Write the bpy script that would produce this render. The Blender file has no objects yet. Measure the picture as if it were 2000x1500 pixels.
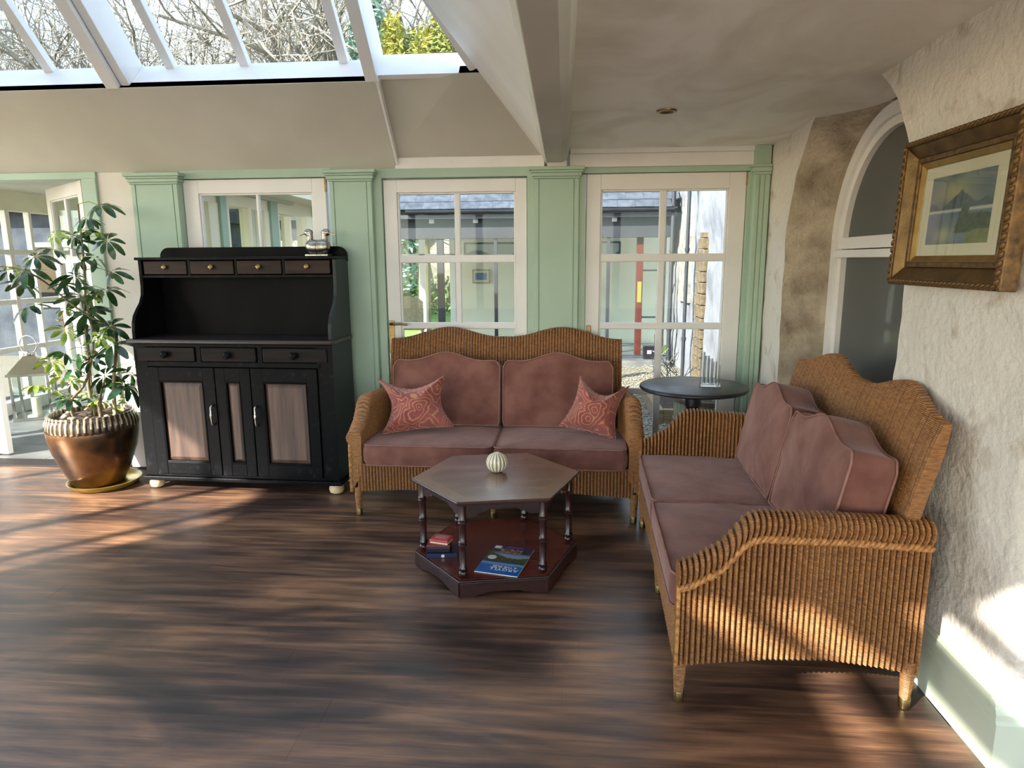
import bpy, bmesh, math, random
from mathutils import Vector, Matrix, noise

# ------------------------------------------------------------------ camera, world, sun, exposure
scene = bpy.context.scene
col = scene.collection
PITCH, YAW, ROLL = math.radians(10.5), math.radians(4.5), math.radians(0.35)
fw = Vector((-math.sin(YAW) * math.cos(PITCH), math.cos(YAW) * math.cos(PITCH), -math.sin(PITCH)))
rt = Vector((math.cos(YAW), math.sin(YAW), 0))
up = rt.cross(fw)
r2 = rt * math.cos(ROLL) - up * math.sin(ROLL)
u2 = rt * math.sin(ROLL) + up * math.cos(ROLL)
cam_data = bpy.data.cameras.new('camera')
cam_data.sensor_width = 36.0
cam_data.lens = 1300.0 / 2000.0 * 36.0
cam_data.clip_start, cam_data.clip_end = 0.05, 300
cam = bpy.data.objects.new('camera', cam_data)
col.objects.link(cam)
m = Matrix((r2, u2, -fw)).transposed().to_4x4()
m.translation = Vector((0, 0, 1.45))
cam.matrix_world = m
scene.camera = cam

SUN_DIR = Vector((1.0, 0.9, -0.76)).normalized()          # the way the light travels
world = bpy.data.worlds.new('sky')
scene.world = world
world.use_nodes = True
wn, wl = world.node_tree.nodes, world.node_tree.links
wn.clear()
wout = wn.new('ShaderNodeOutputWorld')
wbg = wn.new('ShaderNodeBackground')
sky = wn.new('ShaderNodeTexSky')
sky.sky_type = 'NISHITA'
sky.sun_disc = False
sky.sun_elevation = math.asin(-SUN_DIR.z)
sky.sun_rotation = math.atan2(-SUN_DIR.x, -SUN_DIR.y)
sky.air_density, sky.dust_density, sky.ozone_density = 1.0, 0.4, 1.6
wtc = wn.new('ShaderNodeTexCoord')
wno = wn.new('ShaderNodeTexNoise')
wno.inputs['Scale'].default_value = 3.0
wno.inputs['Detail'].default_value = 6
wra = wn.new('ShaderNodeValToRGB')
wra.color_ramp.elements[0].position, wra.color_ramp.elements[1].position = 0.42, 0.72
wmx = wn.new('ShaderNodeMix')
wmx.data_type = 'RGBA'
wsc = wn.new('ShaderNodeMix')
wsc.data_type, wsc.blend_type = 'RGBA', 'MULTIPLY'
wsc.inputs[0].default_value = 1.0
SKY_GAIN, CLOUD = 0.26, (0.97, 1.0, 1.04, 1)
wsc.inputs[7].default_value = (SKY_GAIN, SKY_GAIN, SKY_GAIN, 1)
wl.new(sky.outputs[0], wsc.inputs[6])
wl.new(wtc.outputs['Generated'], wno.inputs['Vector'])
wl.new(wno.outputs['Fac'], wra.inputs['Fac'])
wl.new(wra.outputs['Color'], wmx.inputs[0])
wl.new(wsc.outputs[2], wmx.inputs[6])
wmx.inputs[7].default_value = CLOUD
wl.new(wmx.outputs[2], wbg.inputs['Color'])
wbg.inputs['Strength'].default_value = 2.8
wl.new(wbg.outputs[0], wout.inputs[0])

sun_data = bpy.data.lights.new('sun', 'SUN')
sun_data.energy = 14.0
sun_data.angle = math.radians(0.9)
sun_data.color = (1.0, 0.95, 0.87)
sun = bpy.data.objects.new('sun', sun_data)
col.objects.link(sun)
sun.rotation_euler = (-SUN_DIR).to_track_quat('Z', 'Y').to_euler()
sun.location = (-20, -18, 15)

scene.view_settings.view_transform = 'Standard'
scene.view_settings.look = 'None'
scene.view_settings.exposure = 0.34
scene.view_settings.gamma = 1.0
scene.view_settings.use_curve_mapping = False
scene.cycles.max_bounces = 8
scene.cycles.diffuse_bounces = 5
scene.cycles.transparent_max_bounces = 20
scene.cycles.sample_clamp_indirect = 6.0

R = random.Random(11)

# ------------------------------------------------------------------ helpers
class B:
    """collects vertices and faces of one mesh"""
    def __init__(s):
        s.v, s.f = [], []
    def box(s, lo, hi):
        n = len(s.v)
        (a, b, c), (d, e, f) = lo, hi
        s.v += [(a, b, c), (d, b, c), (d, e, c), (a, e, c), (a, b, f), (d, b, f), (d, e, f), (a, e, f)]
        s.f += [tuple(n + i for i in q) for q in ((0, 3, 2, 1), (4, 5, 6, 7), (0, 1, 5, 4), (1, 2, 6, 5), (2, 3, 7, 6), (3, 0, 4, 7))]
        return s
    def prism(s, poly, axis, a, b):
        """poly: 2D points; extruded along axis 'x','y','z' from a to b"""
        n, k = len(s.v), len(poly)
        def p(q, t):
            return {'x': (t, q[0], q[1]), 'y': (q[0], t, q[1]), 'z': (q[0], q[1], t)}[axis]
        s.v += [p(q, a) for q in poly] + [p(q, b) for q in poly]
        s.f += [tuple(n + i for i in range(k))[::-1], tuple(n + k + i for i in range(k))]
        s.f += [(n + i, n + (i + 1) % k, n + k + (i + 1) % k, n + k + i) for i in range(k)]
        return s
    def quadbar(s, p0, p1, side, upv, w, h):
        """rectangular bar from p0 to p1; side, upv: unit vectors; w, h: full sizes"""
        n = len(s.v)
        p0, p1, side, upv = Vector(p0), Vector(p1), Vector(side), Vector(upv)
        for p in (p0, p1):
            for a, b in ((-1, -1), (1, -1), (1, 1), (-1, 1)):
                s.v.append(tuple(p + side * (a * w / 2) + upv * (b * h / 2)))
        s.f += [tuple(n + i for i in q) for q in ((0, 1, 2, 3), (7, 6, 5, 4), (0, 4, 5, 1), (1, 5, 6, 2), (2, 6, 7, 3), (3, 7, 4, 0))]
        return s
    def lathe(s, prof, seg=24, c=(0, 0, 0), rib=None):
        """prof: (radius, z) list; rib(i_seg, radius, z) -> radius"""
        n = len(s.v)
        for r, z in prof:
            for i in range(seg):
                a = 2 * math.pi * i / seg
                q = rib(a, r, z) if rib else r
                s.v.append((c[0] + q * math.cos(a), c[1] + q * math.sin(a), c[2] + z))
        for j in range(len(prof) - 1):
            for i in range(seg):
                k = (i + 1) % seg
                s.f.append((n + j * seg + i, n + j * seg + k, n + (j + 1) * seg + k, n + (j + 1) * seg + i))
        s.f.append(tuple(n + i for i in range(seg))[::-1])
        s.f.append(tuple(n + (len(prof) - 1) * seg + i for i in range(seg)))
        return s
    def tube(s, pts, rad, seg=8, closed=False, flat=1.0):
        """sweep of a circle along pts; rad: number or list"""
        pts = [Vector(p) for p in pts]
        k = len(pts)
        rs = rad if isinstance(rad, (list, tuple)) else [rad] * k
        n = len(s.v)
        t0 = (pts[1] - pts[0]).normalized()
        ref = Vector((0, 0, 1)) if abs(t0.z) < 0.9 else Vector((1, 0, 0))
        nrm = (ref - t0 * ref.dot(t0)).normalized()
        for i in range(k):
            if closed:
                t = (pts[(i + 1) % k] - pts[i - 1])
            else:
                t = pts[min(i + 1, k - 1)] - pts[max(i - 1, 0)]
            t = t.normalized() if t.length > 1e-9 else t0
            nrm = nrm - t * nrm.dot(t)
            nrm = nrm.normalized() if nrm.length > 1e-6 else t.orthogonal().normalized()
            bi = t.cross(nrm)
            for j in range(seg):
                a = 2 * math.pi * j / seg
                s.v.append(tuple(pts[i] + (nrm * math.cos(a) * flat + bi * math.sin(a)) * rs[i]))
        last = k if closed else k - 1
        for i in range(last):
            for j in range(seg):
                a, b = n + i * seg, n + ((i + 1) % k) * seg
                jj = (j + 1) % seg
                s.f.append((a + j, a + jj, b + jj, b + j))
        if not closed:
            s.f.append(tuple(n + j for j in range(seg))[::-1])
            s.f.append(tuple(n + (k - 1) * seg + j for j in range(seg)))
        return s
    def grid(s, fn, nu, nv, wrap_u=False):
        n = len(s.v)
        for j in range(nv):
            for i in range(nu):
                s.v.append(tuple(fn(i, j)))
        for j in range(nv - 1):
            for i in range(nu if wrap_u else nu - 1):
                k = (i + 1) % nu
                s.f.append((n + j * nu + i, n + j * nu + k, n + (j + 1) * nu + k, n + (j + 1) * nu + i))
        return s
    def mesh(s, name, smooth=False, angle=40):
        me = bpy.data.meshes.new(name)
        me.from_pydata([tuple(p) for p in s.v], [], s.f)
        me.update()
        if smooth:
            me.polygons.foreach_set('use_smooth', [True] * len(me.polygons))
            if angle < 180:
                me.set_sharp_from_angle(angle=math.radians(angle))
        return me
    def obj(s, name, mat, parent=None, smooth=False, bevel=0, angle=40, loc=None):
        o = bpy.data.objects.new(name, s.mesh(name, smooth, angle))
        return setup(o, mat, parent, bevel, loc)

def setup(o, mat, parent=None, bevel=0, loc=None):
    col.objects.link(o)
    if mat is not None:
        o.data.materials.append(mat)
    if parent is not None:
        o.parent = parent
    if loc is not None:
        o.location = loc
    if bevel:
        md = o.modifiers.new('bevel', 'BEVEL')
        md.width, md.segments, md.limit_method = bevel, 2, 'ANGLE'
        md.angle_limit = math.radians(40)
    return o

def bx(name, lo, hi, mat, parent=None, bevel=0.002):
    """a box part whose origin sits in its middle"""
    c = Vector([(a + b) / 2 for a, b in zip(lo, hi)])
    o = B().box(tuple(Vector(lo) - c), tuple(Vector(hi) - c)).obj(name, mat, parent, bevel=bevel)
    o.location = c
    return o

def tag(o, label, cat, group=None):
    o['label'], o['category'] = label, cat
    if group:
        o['group'] = group
    return o

def thing(name, label, cat, loc=(0, 0, 0), rotz=0.0, group=None):
    o = bpy.data.objects.new(name, None)
    o.empty_display_size = 0.05
    col.objects.link(o)
    o.location = loc
    o.rotation_euler = (0, 0, rotz)
    return tag(o, label, cat, group)

def struct(o_or_name, label=None):
    if isinstance(o_or_name, str):
        o = bpy.data.objects.new(o_or_name, None)
        o.empty_display_size = 0.05
        col.objects.link(o)
    else:
        o = o_or_name
    o['kind'] = 'structure'
    if label:
        o['label'] = label
    return o

def child_copy(o, parent, loc=None, rot=None, scale=None):
    c = o.copy()
    col.objects.link(c)
    c.parent = parent
    if loc is not None: c.location = loc
    if rot is not None: c.rotation_euler = rot
    if scale is not None: c.scale = scale
    return c

def lin(c):
    return tuple((x / 255 / 12.92 if x / 255 <= 0.04045 else ((x / 255 + 0.055) / 1.055) ** 2.4) for x in c) + (1,)

def mat(name, c1, c2=None, rough=0.5, metal=0.0, scale=6.0, stretch=(1, 1, 1), bump=0.0, bscale=60.0, bstretch=None,
        coat=0.0, rnd=0.0, lo=0.35, hi=0.65, rough2=None, detail=5.0, c3=None, distort=0.0, offset_random=False, sheen=0.0, spec=0.5):
    mt = bpy.data.materials.new(name)
    mt.use_nodes = True
    n, l = mt.node_tree.nodes, mt.node_tree.links
    b = n['Principled BSDF']
    b.inputs['Roughness'].default_value = rough
    b.inputs['Metallic'].default_value = metal
    b.inputs['Specular IOR Level'].default_value = spec
    if coat:
        b.inputs['Coat Weight'].default_value = coat
        b.inputs['Coat Roughness'].default_value = 0.15
    if sheen:
        b.inputs['Sheen Weight'].default_value = sheen
    tc = n.new('ShaderNodeTexCoord')
    mp = n.new('ShaderNodeMapping')
    mp.inputs['Scale'].default_value = stretch
    l.new(tc.outputs['Object'], mp.inputs['Vector'])
    oi = None
    if rnd or offset_random:
        oi = n.new('ShaderNodeObjectInfo')
    if offset_random:
        ml = n.new('ShaderNodeMath'); ml.operation = 'MULTIPLY'; ml.inputs[1].default_value = 37.0
        cb = n.new('ShaderNodeCombineXYZ')
        l.new(oi.outputs['Random'], ml.inputs[0])
        l.new(ml.outputs[0], cb.inputs['X']); l.new(ml.outputs[0], cb.inputs['Y'])
        l.new(cb.outputs[0], mp.inputs['Location'])
    no = n.new('ShaderNodeTexNoise')
    no.inputs['Scale'].default_value = scale
    no.inputs['Detail'].default_value = detail
    no.inputs['Distortion'].default_value = distort
    l.new(mp.outputs[0], no.inputs['Vector'])
    ra = n.new('ShaderNodeValToRGB')
    ra.color_ramp.elements[0].position, ra.color_ramp.elements[1].position = lo, hi
    ra.color_ramp.elements[0].color = lin(c1)
    ra.color_ramp.elements[1].color = lin(c2 or c1)
    if c3:
        e = ra.color_ramp.elements.new((lo + hi) / 2)
        e.color = lin(c3)
    l.new(no.outputs['Fac'], ra.inputs['Fac'])
    out = ra.outputs['Color']
    if rnd:
        hs = n.new('ShaderNodeHueSaturation')
        mr = n.new('ShaderNodeMapRange')
        mr.inputs['To Min'].default_value, mr.inputs['To Max'].default_value = 1 - rnd, 1 + rnd
        l.new(oi.outputs['Random'], mr.inputs['Value'])
        l.new(mr.outputs[0], hs.inputs['Value'])
        l.new(out, hs.inputs['Color'])
        out = hs.outputs['Color']
    l.new(out, b.inputs['Base Color'])
    if rough2 is not None:
        rr = n.new('ShaderNodeMapRange')
        rr.inputs['From Min'].default_value, rr.inputs['From Max'].default_value = 0.3, 0.7
        rr.inputs['To Min'].default_value, rr.inputs['To Max'].default_value = rough, rough2
        l.new(no.outputs['Fac'], rr.inputs['Value'])
        l.new(rr.outputs[0], b.inputs['Roughness'])
    if bump:
        m2 = n.new('ShaderNodeMapping')
        m2.inputs['Scale'].default_value = bstretch or (1, 1, 1)
        l.new(tc.outputs['Object'], m2.inputs['Vector'])
        nb = n.new('ShaderNodeTexNoise')
        nb.inputs['Scale'].default_value = bscale
        nb.inputs['Detail'].default_value = 4
        l.new(m2.outputs[0], nb.inputs['Vector'])
        bp = n.new('ShaderNodeBump')
        bp.inputs['Strength'].default_value = 1.0
        bp.inputs['Distance'].default_value = bump
        l.new(nb.outputs['Fac'], bp.inputs['Height'])
        l.new(bp.outputs[0], b.inputs['Normal'])
    return mt

def glass_mat(name, tint=(0.93, 0.96, 0.95), refl=1.0, rough=0.0, ior=1.45):
    """a clear pane: see-through with fresnel reflection"""
    mt = bpy.data.materials.new(name)
    mt.use_nodes = True
    n, l = mt.node_tree.nodes, mt.node_tree.links
    n.clear()
    o = n.new('ShaderNodeOutputMaterial')
    mx = n.new('ShaderNodeMixShader')
    tr = n.new('ShaderNodeBsdfTransparent')
    gl = n.new('ShaderNodeBsdfGlossy')
    tr.inputs['Color'].default_value = (*tint, 1)
    gl.inputs['Roughness'].default_value = rough
    lw = n.new('ShaderNodeLayerWeight')
    lw.inputs['Blend'].default_value = 0.5
    f0 = ((ior - 1) / (ior + 1)) ** 2
    pw_ = n.new('ShaderNodeMath'); pw_.operation = 'POWER'; pw_.inputs[1].default_value = 5.0
    ma = n.new('ShaderNodeMath'); ma.operation = 'MULTIPLY_ADD'
    ma.inputs[1].default_value, ma.inputs[2].default_value = refl * (1 - f0), refl * f0
    l.new(lw.outputs['Facing'], pw_.inputs[0])
    l.new(pw_.outputs[0], ma.inputs[0])
    l.new(ma.outputs[0], mx.inputs['Fac'])
    l.new(tr.outputs[0], mx.inputs[1])
    l.new(gl.outputs[0], mx.inputs[2])
    l.new(mx.outputs[0], o.inputs['Surface'])
    return mt

def attr_mat(name, rough=0.6, coat=0.0):
    """flat print: colours stored on the mesh"""
    mt = bpy.data.materials.new(name)
    mt.use_nodes = True
    n, l = mt.node_tree.nodes, mt.node_tree.links
    b = n['Principled BSDF']
    b.inputs['Roughness'].default_value = rough
    b.inputs['Coat Weight'].default_value = coat
    a = n.new('ShaderNodeAttribute')
    a.attribute_name = 'print'
    l.new(a.outputs['Color'], b.inputs['Base Color'])
    return mt

def printed(name, w, h, nu, nv, fn, mt, parent, place):
    """a flat sheet whose vertices carry the print; fn(u, v) -> sRGB; place(x, y) -> 3D point"""
    b = B().grid(lambda i, j: place((i / (nu - 1) - 0.5) * w, (j / (nv - 1) - 0.5) * h), nu, nv)
    o = b.obj(name, mt, parent)
    ca = o.data.color_attributes.new('print', 'FLOAT_COLOR', 'POINT')
    for j in range(nv):
        for i in range(nu):
            ca.data[j * nu + i].color = lin(fn(i / (nu - 1), j / (nv - 1)))
    return o

def text_mesh(name, body, size, mt, parent, loc, rot=(0, 0, 0), extrude=0.0004, align='CENTER', sx=1.0):
    cu = bpy.data.curves.new(name, 'FONT')
    cu.body, cu.size, cu.extrude, cu.align_x, cu.align_y = body, size, extrude, align, 'CENTER'
    t = bpy.data.objects.new(name + '_curve', cu)
    col.objects.link(t)
    me = bpy.data.meshes.new_from_object(t.evaluated_get(bpy.context.evaluated_depsgraph_get()))
    bpy.data.objects.remove(t)
    o = bpy.data.objects.new(name, me)
    me.materials.clear()
    setup(o, mt, parent, loc=loc)
    o.rotation_euler = rot
    o.scale = (sx, 1, 1)
    return o

def sm(t):
    t = max(0.0, min(1.0, t))
    return t * t * (3 - 2 * t)

def interp(pts, x):
    """piecewise smooth interpolation through (x, y) pairs"""
    if x <= pts[0][0]: return pts[0][1]
    for (a, p), (b, q) in zip(pts, pts[1:]):
        if x <= b:
            return p + (q - p) * (x - a) / (b - a)
    return pts[-1][1]

def catmull(pts, n):
    """n points per span through pts"""
    P = [Vector(p) for p in pts]
    out = []
    for i in range(len(P) - 1):
        p0, p1, p2, p3 = P[max(i - 1, 0)], P[i], P[i + 1], P[min(i + 2, len(P) - 1)]
        for k in range(n):
            t = k / n
            out.append(0.5 * ((2 * p1) + (p2 - p0) * t + (2 * p0 - 5 * p1 + 4 * p2 - p3) * t * t + (3 * p1 - p0 - 3 * p2 + p3) * t ** 3))
    out.append(P[-1])
    return out

# ------------------------------------------------------------------ materials
M = {}
def plank_mat():
    """stained boards: broad blotches, long grain and fine streaks running along x through the whole floor"""
    mt = bpy.data.materials.new('dark stained floorboard')
    mt.use_nodes = True
    n, l = mt.node_tree.nodes, mt.node_tree.links
    b = n['Principled BSDF']
    ge = n.new('ShaderNodeNewGeometry')
    def nz(scale, stretch, detail, dist=0.0):
        mp = n.new('ShaderNodeMapping'); mp.inputs['Scale'].default_value = stretch
        l.new(ge.outputs['Position'], mp.inputs['Vector'])
        t = n.new('ShaderNodeTexNoise')
        t.inputs['Scale'].default_value, t.inputs['Detail'].default_value, t.inputs['Distortion'].default_value = scale, detail, dist
        l.new(mp.outputs[0], t.inputs['Vector'])
        return t.outputs['Fac']
    big, grain, fine = nz(1.5, (0.8, 2.4, 1), 6, 0.8), nz(3.0, (0.7, 9, 1), 8, 0.5), nz(6.0, (0.7, 40, 1), 6)
    def madd(x, k, c):
        m_ = n.new('ShaderNodeMath'); m_.operation = 'MULTIPLY_ADD'; m_.inputs[1].default_value = k
        l.new(x, m_.inputs[0])
        if isinstance(c, float): m_.inputs[2].default_value = c
        else: l.new(c, m_.inputs[2])
        return m_.outputs[0]
    f = madd(big, 1.15, madd(grain, 0.65, madd(fine, 0.30, -0.55)))
    ra = n.new('ShaderNodeValToRGB')
    els = ra.color_ramp.elements
    els[0].position, els[0].color = 0.22, lin((40, 29, 25))
    els[1].position, els[1].color = 0.80, lin((166, 122, 86))
    e = els.new(0.42); e.color = lin((74, 53, 42))
    e = els.new(0.58); e.color = lin((114, 82, 60))
    l.new(f, ra.inputs['Fac'])
    oi = n.new('ShaderNodeObjectInfo')
    hs = n.new('ShaderNodeHueSaturation')
    l.new(madd(oi.outputs['Random'], 0.03, 0.985), hs.inputs['Value'])
    l.new(ra.outputs['Color'], hs.inputs['Color'])
    l.new(hs.outputs['Color'], b.inputs['Base Color'])
    l.new(madd(grain, 0.26, 0.27), b.inputs['Roughness'])
    b.inputs['Specular IOR Level'].default_value = 0.85
    bp = n.new('ShaderNodeBump'); bp.inputs['Distance'].default_value = 0.0008
    l.new(grain, bp.inputs['Height']); l.new(bp.outputs[0], b.inputs['Normal'])
    return mt
M['plank'] = plank_mat()
M['subfloor'] = mat('dark subfloor', (30, 22, 18), rough=0.7)
M['cream_paint'] = mat('cream ceiling paint', (194, 190, 176), (204, 200, 187), rough=0.75, scale=2, bump=0.001, bscale=20)
M['ceil_stain'] = mat('stained cream ceiling', (226, 216, 200), (246, 240, 228), rough=0.5, scale=2.2, stretch=(1, 0.7, 1), lo=0.36, hi=0.6, detail=8, distort=1.2, bump=0.0015, bscale=14)
M['white_paint'] = mat('white gloss paint', (222, 218, 212), (230, 227, 222), rough=0.42, scale=3)
M['white_timber'] = mat('white painted timber', (236, 234, 230), (242, 240, 238), rough=0.4, scale=3)
M['cream_frame'] = mat('cream painted frames', (238, 228, 196), (244, 236, 208), rough=0.45, scale=3)
M['green_paint'] = mat('sage green paint', (158, 180, 158), (166, 188, 166), rough=0.45, scale=3)
M['pale_green'] = mat('pale green skirting paint', (196, 204, 180), (204, 212, 190), rough=0.45, scale=3)
M['plaster'] = mat('rough limewashed plaster', (184, 171, 152), (216, 209, 196), rough=0.92, scale=7.5, lo=0.27, hi=0.42, detail=10, distort=0.6, bump=0.010, bscale=34)
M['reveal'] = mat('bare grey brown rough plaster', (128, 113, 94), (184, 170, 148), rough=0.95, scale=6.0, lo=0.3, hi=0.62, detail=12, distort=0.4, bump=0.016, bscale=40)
M['plaster_plain'] = mat('off-white plaster', (214, 206, 192), (222, 215, 203), rough=0.85, scale=3, bump=0.0015, bscale=14)
M['glass'] = glass_mat('clear window glass', refl=0.35)
M['dark_glass'] = glass_mat('outbuilding glass', tint=(0.3, 0.32, 0.34))
def dusty_glass():
    mt = glass_mat('dusty grey inner window glass', tint=(0.5, 0.52, 0.53), refl=0.6)
    n, l = mt.node_tree.nodes, mt.node_tree.links
    o = n['Material Output']
    src = o.inputs['Surface'].links[0].from_socket
    df = n.new('ShaderNodeBsdfDiffuse'); df.inputs['Color'].default_value = lin((128, 127, 122))
    mx = n.new('ShaderNodeMixShader'); mx.inputs['Fac'].default_value = 0.55
    l.new(src, mx.inputs[1]); l.new(df.outputs[0], mx.inputs[2]); l.new(mx.outputs[0], o.inputs['Surface'])
    return mt
M['dusty_glass'] = dusty_glass()
M['brass'] = mat('aged brass', (120, 102, 66), (148, 126, 84), rough=0.34, metal=1.0, scale=20)
M['pewter'] = mat('pewter', (150, 146, 136), (196, 190, 178), rough=0.28, metal=1.0, scale=60, bump=0.001, bscale=160)
M['steel'] = mat('polished steel', (205, 203, 198), (215, 213, 208), rough=0.12, metal=1.0)
M['black_paint'] = mat('worn black paint', (10, 10, 12), (18, 18, 20), rough=0.3, scale=5, stretch=(1, 1, 0.3), bump=0.0006, bscale=60, rough2=0.42, spec=0.06)
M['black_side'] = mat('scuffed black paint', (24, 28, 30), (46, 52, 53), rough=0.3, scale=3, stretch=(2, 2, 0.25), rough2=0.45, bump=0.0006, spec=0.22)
M['black_scuff'] = mat('black paint rubbed at edges', (11, 11, 13), (44, 46, 50), rough=0.36, scale=24, lo=0.58, hi=0.9, bump=0.0006, spec=0.10)
M['brown_panel'] = mat('weathered brown panel', (62, 45, 37), (98, 76, 63), rough=0.42, scale=4, stretch=(7, 3, 0.5), bump=0.0006, bscale=20, bstretch=(8, 1, 0.6), detail=8, offset_random=True)
M['drawer_brown'] = mat('dark brown drawer front', (34, 24, 21), (56, 40, 34), rough=0.4, spec=0.15, scale=5, stretch=(0.6, 3, 9), detail=8, offset_random=True)
M['drawer_black'] = mat('black brown drawer front', (18, 15, 15), (34, 27, 25), rough=0.36, spec=0.12, scale=5, stretch=(0.6, 3, 9), detail=8, offset_random=True)
M['counter'] = mat('worn dark worktop', (26, 20, 19), (54, 42, 37), rough=0.35, scale=4, stretch=(0.6, 8, 3), detail=8)
M['pale_wood'] = mat('pale turned wood', (206, 178, 130), (222, 196, 150), rough=0.5, scale=10)
M['mahogany'] = mat('mahogany', (36, 18, 16), (56, 27, 22), rough=0.24, scale=3, stretch=(0.7, 4, 4), coat=0.3, detail=8, rough2=0.34)
M['mahogany_top'] = mat('polished mahogany veneer', (92, 58, 42), (118, 78, 56), rough=0.2, scale=2.4, stretch=(1, 5, 1), coat=1.0, detail=5, rough2=0.3, spec=0.9)
M['mahogany_band'] = mat('mahogany crossbanding', (114, 80, 58), (126, 90, 66), rough=0.24, scale=4, stretch=(3, 3, 1), coat=1.0, spec=0.9, detail=8)
M['mahogany_red'] = mat('red mahogany shelf', (84, 36, 32), (108, 50, 42), rough=0.22, scale=3, stretch=(1, 4, 1), coat=0.3, detail=8)
M['table_black'] = mat('satin black table paint', (34, 33, 36), (46, 45, 48), rough=0.3, scale=3, stretch=(1, 10, 1), rough2=0.38)
M['vase_glass'] = mat('vase glass', (245, 248, 248), rough=0.02)
M['vase_glass'].node_tree.nodes['Principled BSDF'].inputs['Transmission Weight'].default_value = 1.0
M['vase_glass'].node_tree.nodes['Principled BSDF'].inputs['IOR'].default_value = 1.5
M['gilt'] = mat('old gilt', (84, 62, 36), (128, 98, 56), rough=0.4, metal=0.75, scale=18, lo=0.3, hi=0.7, bump=0.001, bscale=120)
M['gilt_bright'] = mat('bright gilt slip', (140, 108, 58), (164, 130, 74), rough=0.34, metal=0.8, scale=18)
M['gilt_dark'] = mat('carved dark gilt', (74, 54, 34), (132, 100, 58), rough=0.45, metal=0.6, scale=40, lo=0.3, hi=0.7)
M['mount_board'] = mat('cream mount board', (214, 205, 176), (220, 211, 184), rough=0.8)
M['print'] = attr_mat('printed picture')
M['print_gloss'] = attr_mat('glossy cover print', rough=0.25, coat=0.4)
M['paper'] = mat('white paper edge', (225, 222, 215), rough=0.7)
M['white_ink'] = mat('white lettering', (240, 240, 240), rough=0.4)
M['carpet'] = mat('mottled brown carpet', (70, 52, 48), (150, 128, 116), rough=1.0, scale=90, lo=0.4, hi=0.6, bump=0.006, bscale=140)
M['slate'] = mat('grey slate slab', (92, 94, 92), (122, 122, 118), rough=0.55, scale=4, bump=0.003, bscale=12, rnd=0.08, offset_random=True)
M['leaf_dark'] = mat('dark green leaf', (30, 62, 34), (58, 96, 52), rough=0.25, scale=14, rnd=0.2, coat=0.2)
M['leaf_light'] = mat('yellow green leaf', (98, 136, 48), (182, 190, 84), rough=0.35, scale=22, rnd=0.15)
M['stem'] = mat('woody stem', (96, 84, 62), (150, 132, 100), rough=0.8, scale=14, bump=0.002)
M['soil'] = mat('potting soil', (50, 38, 30), (88, 70, 54), rough=0.95, scale=40, bump=0.006, bscale=60)
M['pebble'] = mat('pale pebble', (132, 120, 100), (176, 164, 144), rough=0.7, scale=20)
M['bronze_glaze'] = mat('bronze glaze', (52, 40, 28), (120, 80, 44), rough=0.22, metal=0.65, scale=5, rough2=0.34, coat=0.3)
M['rim_dark'] = mat('dark rim glaze', (48, 38, 30), (84, 66, 48), rough=0.25, metal=0.4, scale=10, coat=0.3)
M['drip_glaze'] = mat('dripped pale glaze', (150, 126, 92), (214, 194, 158), rough=0.25, metal=0.3, scale=16, stretch=(3, 3, 0.6), coat=0.4)
M['gold_saucer'] = mat('gold glazed saucer', (150, 124, 48), (190, 160, 72), rough=0.28, metal=0.5, scale=8, coat=0.3)
M['cushion'] = mat('dusty mauve brown velvet', (104, 66, 57), (132, 90, 78), rough=0.9, scale=7, sheen=0.4, spec=0.2, bump=0.0016, bscale=30, bstretch=(1, 1, 3), detail=7)
M['piping'] = mat('mauve piping', (128, 88, 76), (146, 104, 92), rough=0.8, scale=20)
M['candle'] = mat('cream wax', (232, 222, 196), rough=0.5)
M['tin_red'] = mat('red tin', (186, 52, 54), (204, 84, 82), rough=0.3, scale=30)
M['tin_cream'] = mat('cream tin side', (216, 200, 170), rough=0.4)
M['tin_black'] = mat('black tin', (24, 22, 28), (36, 34, 40), rough=0.3)
M['tin_maroon'] = mat('maroon lid', (104, 30, 44), (124, 42, 54), rough=0.3)
M['navy'] = mat('navy cover', (28, 34, 62), (40, 48, 84), rough=0.35)
M['stripe_light'] = mat('cream ceramic', (222, 214, 186), (232, 226, 204), rough=0.35, coat=0.3)
M['stripe_dark'] = mat('olive ceramic', (132, 118, 84), (150, 136, 102), rough=0.4, coat=0.3)
for k_ in ('mahogany_top', 'mahogany_band'):
    M[k_].node_tree.nodes['Principled BSDF'].inputs['Coat Roughness'].default_value = 0.32
M['cushion'].node_tree.nodes['Principled BSDF'].inputs['Sheen Tint'].default_value = (1.0, 0.74, 0.66, 1)
M['cushion'].node_tree.nodes['Principled BSDF'].inputs['Sheen Roughness'].default_value = 0.45
# outside
M['gravel_bed'] = mat('gravel bed', (112, 104, 86), (142, 134, 114), rough=0.95, scale=60, bump=0.01, bscale=80)
M['pebbles'] = mat('mixed gravel stones', (104, 96, 82), (172, 164, 146), rough=0.9, scale=26, lo=0.3, hi=0.7)
M['fascia'] = mat('slate grey board', (36, 39, 45), (48, 51, 57), rough=0.6, scale=4)
M['roof_slate'] = mat('roof slate', (62, 67, 76), (86, 90, 98), rough=0.6, scale=8, rnd=0.1, offset_random=True)
M['cream_render'] = mat('cream render', (222, 217, 192), (230, 226, 204), rough=0.85, scale=3)
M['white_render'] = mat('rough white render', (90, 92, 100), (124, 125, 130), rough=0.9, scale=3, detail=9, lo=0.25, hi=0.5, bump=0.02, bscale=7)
M['stone'] = mat('buff stone', (86, 74, 56), (116, 101, 77), rough=0.9, scale=12, rnd=0.12, bump=0.008, bscale=30)
M['grey_recess'] = mat('grey weathered recess', (110, 108, 100), (150, 146, 134), rough=0.95, scale=10, bump=0.01, bscale=30)
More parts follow.
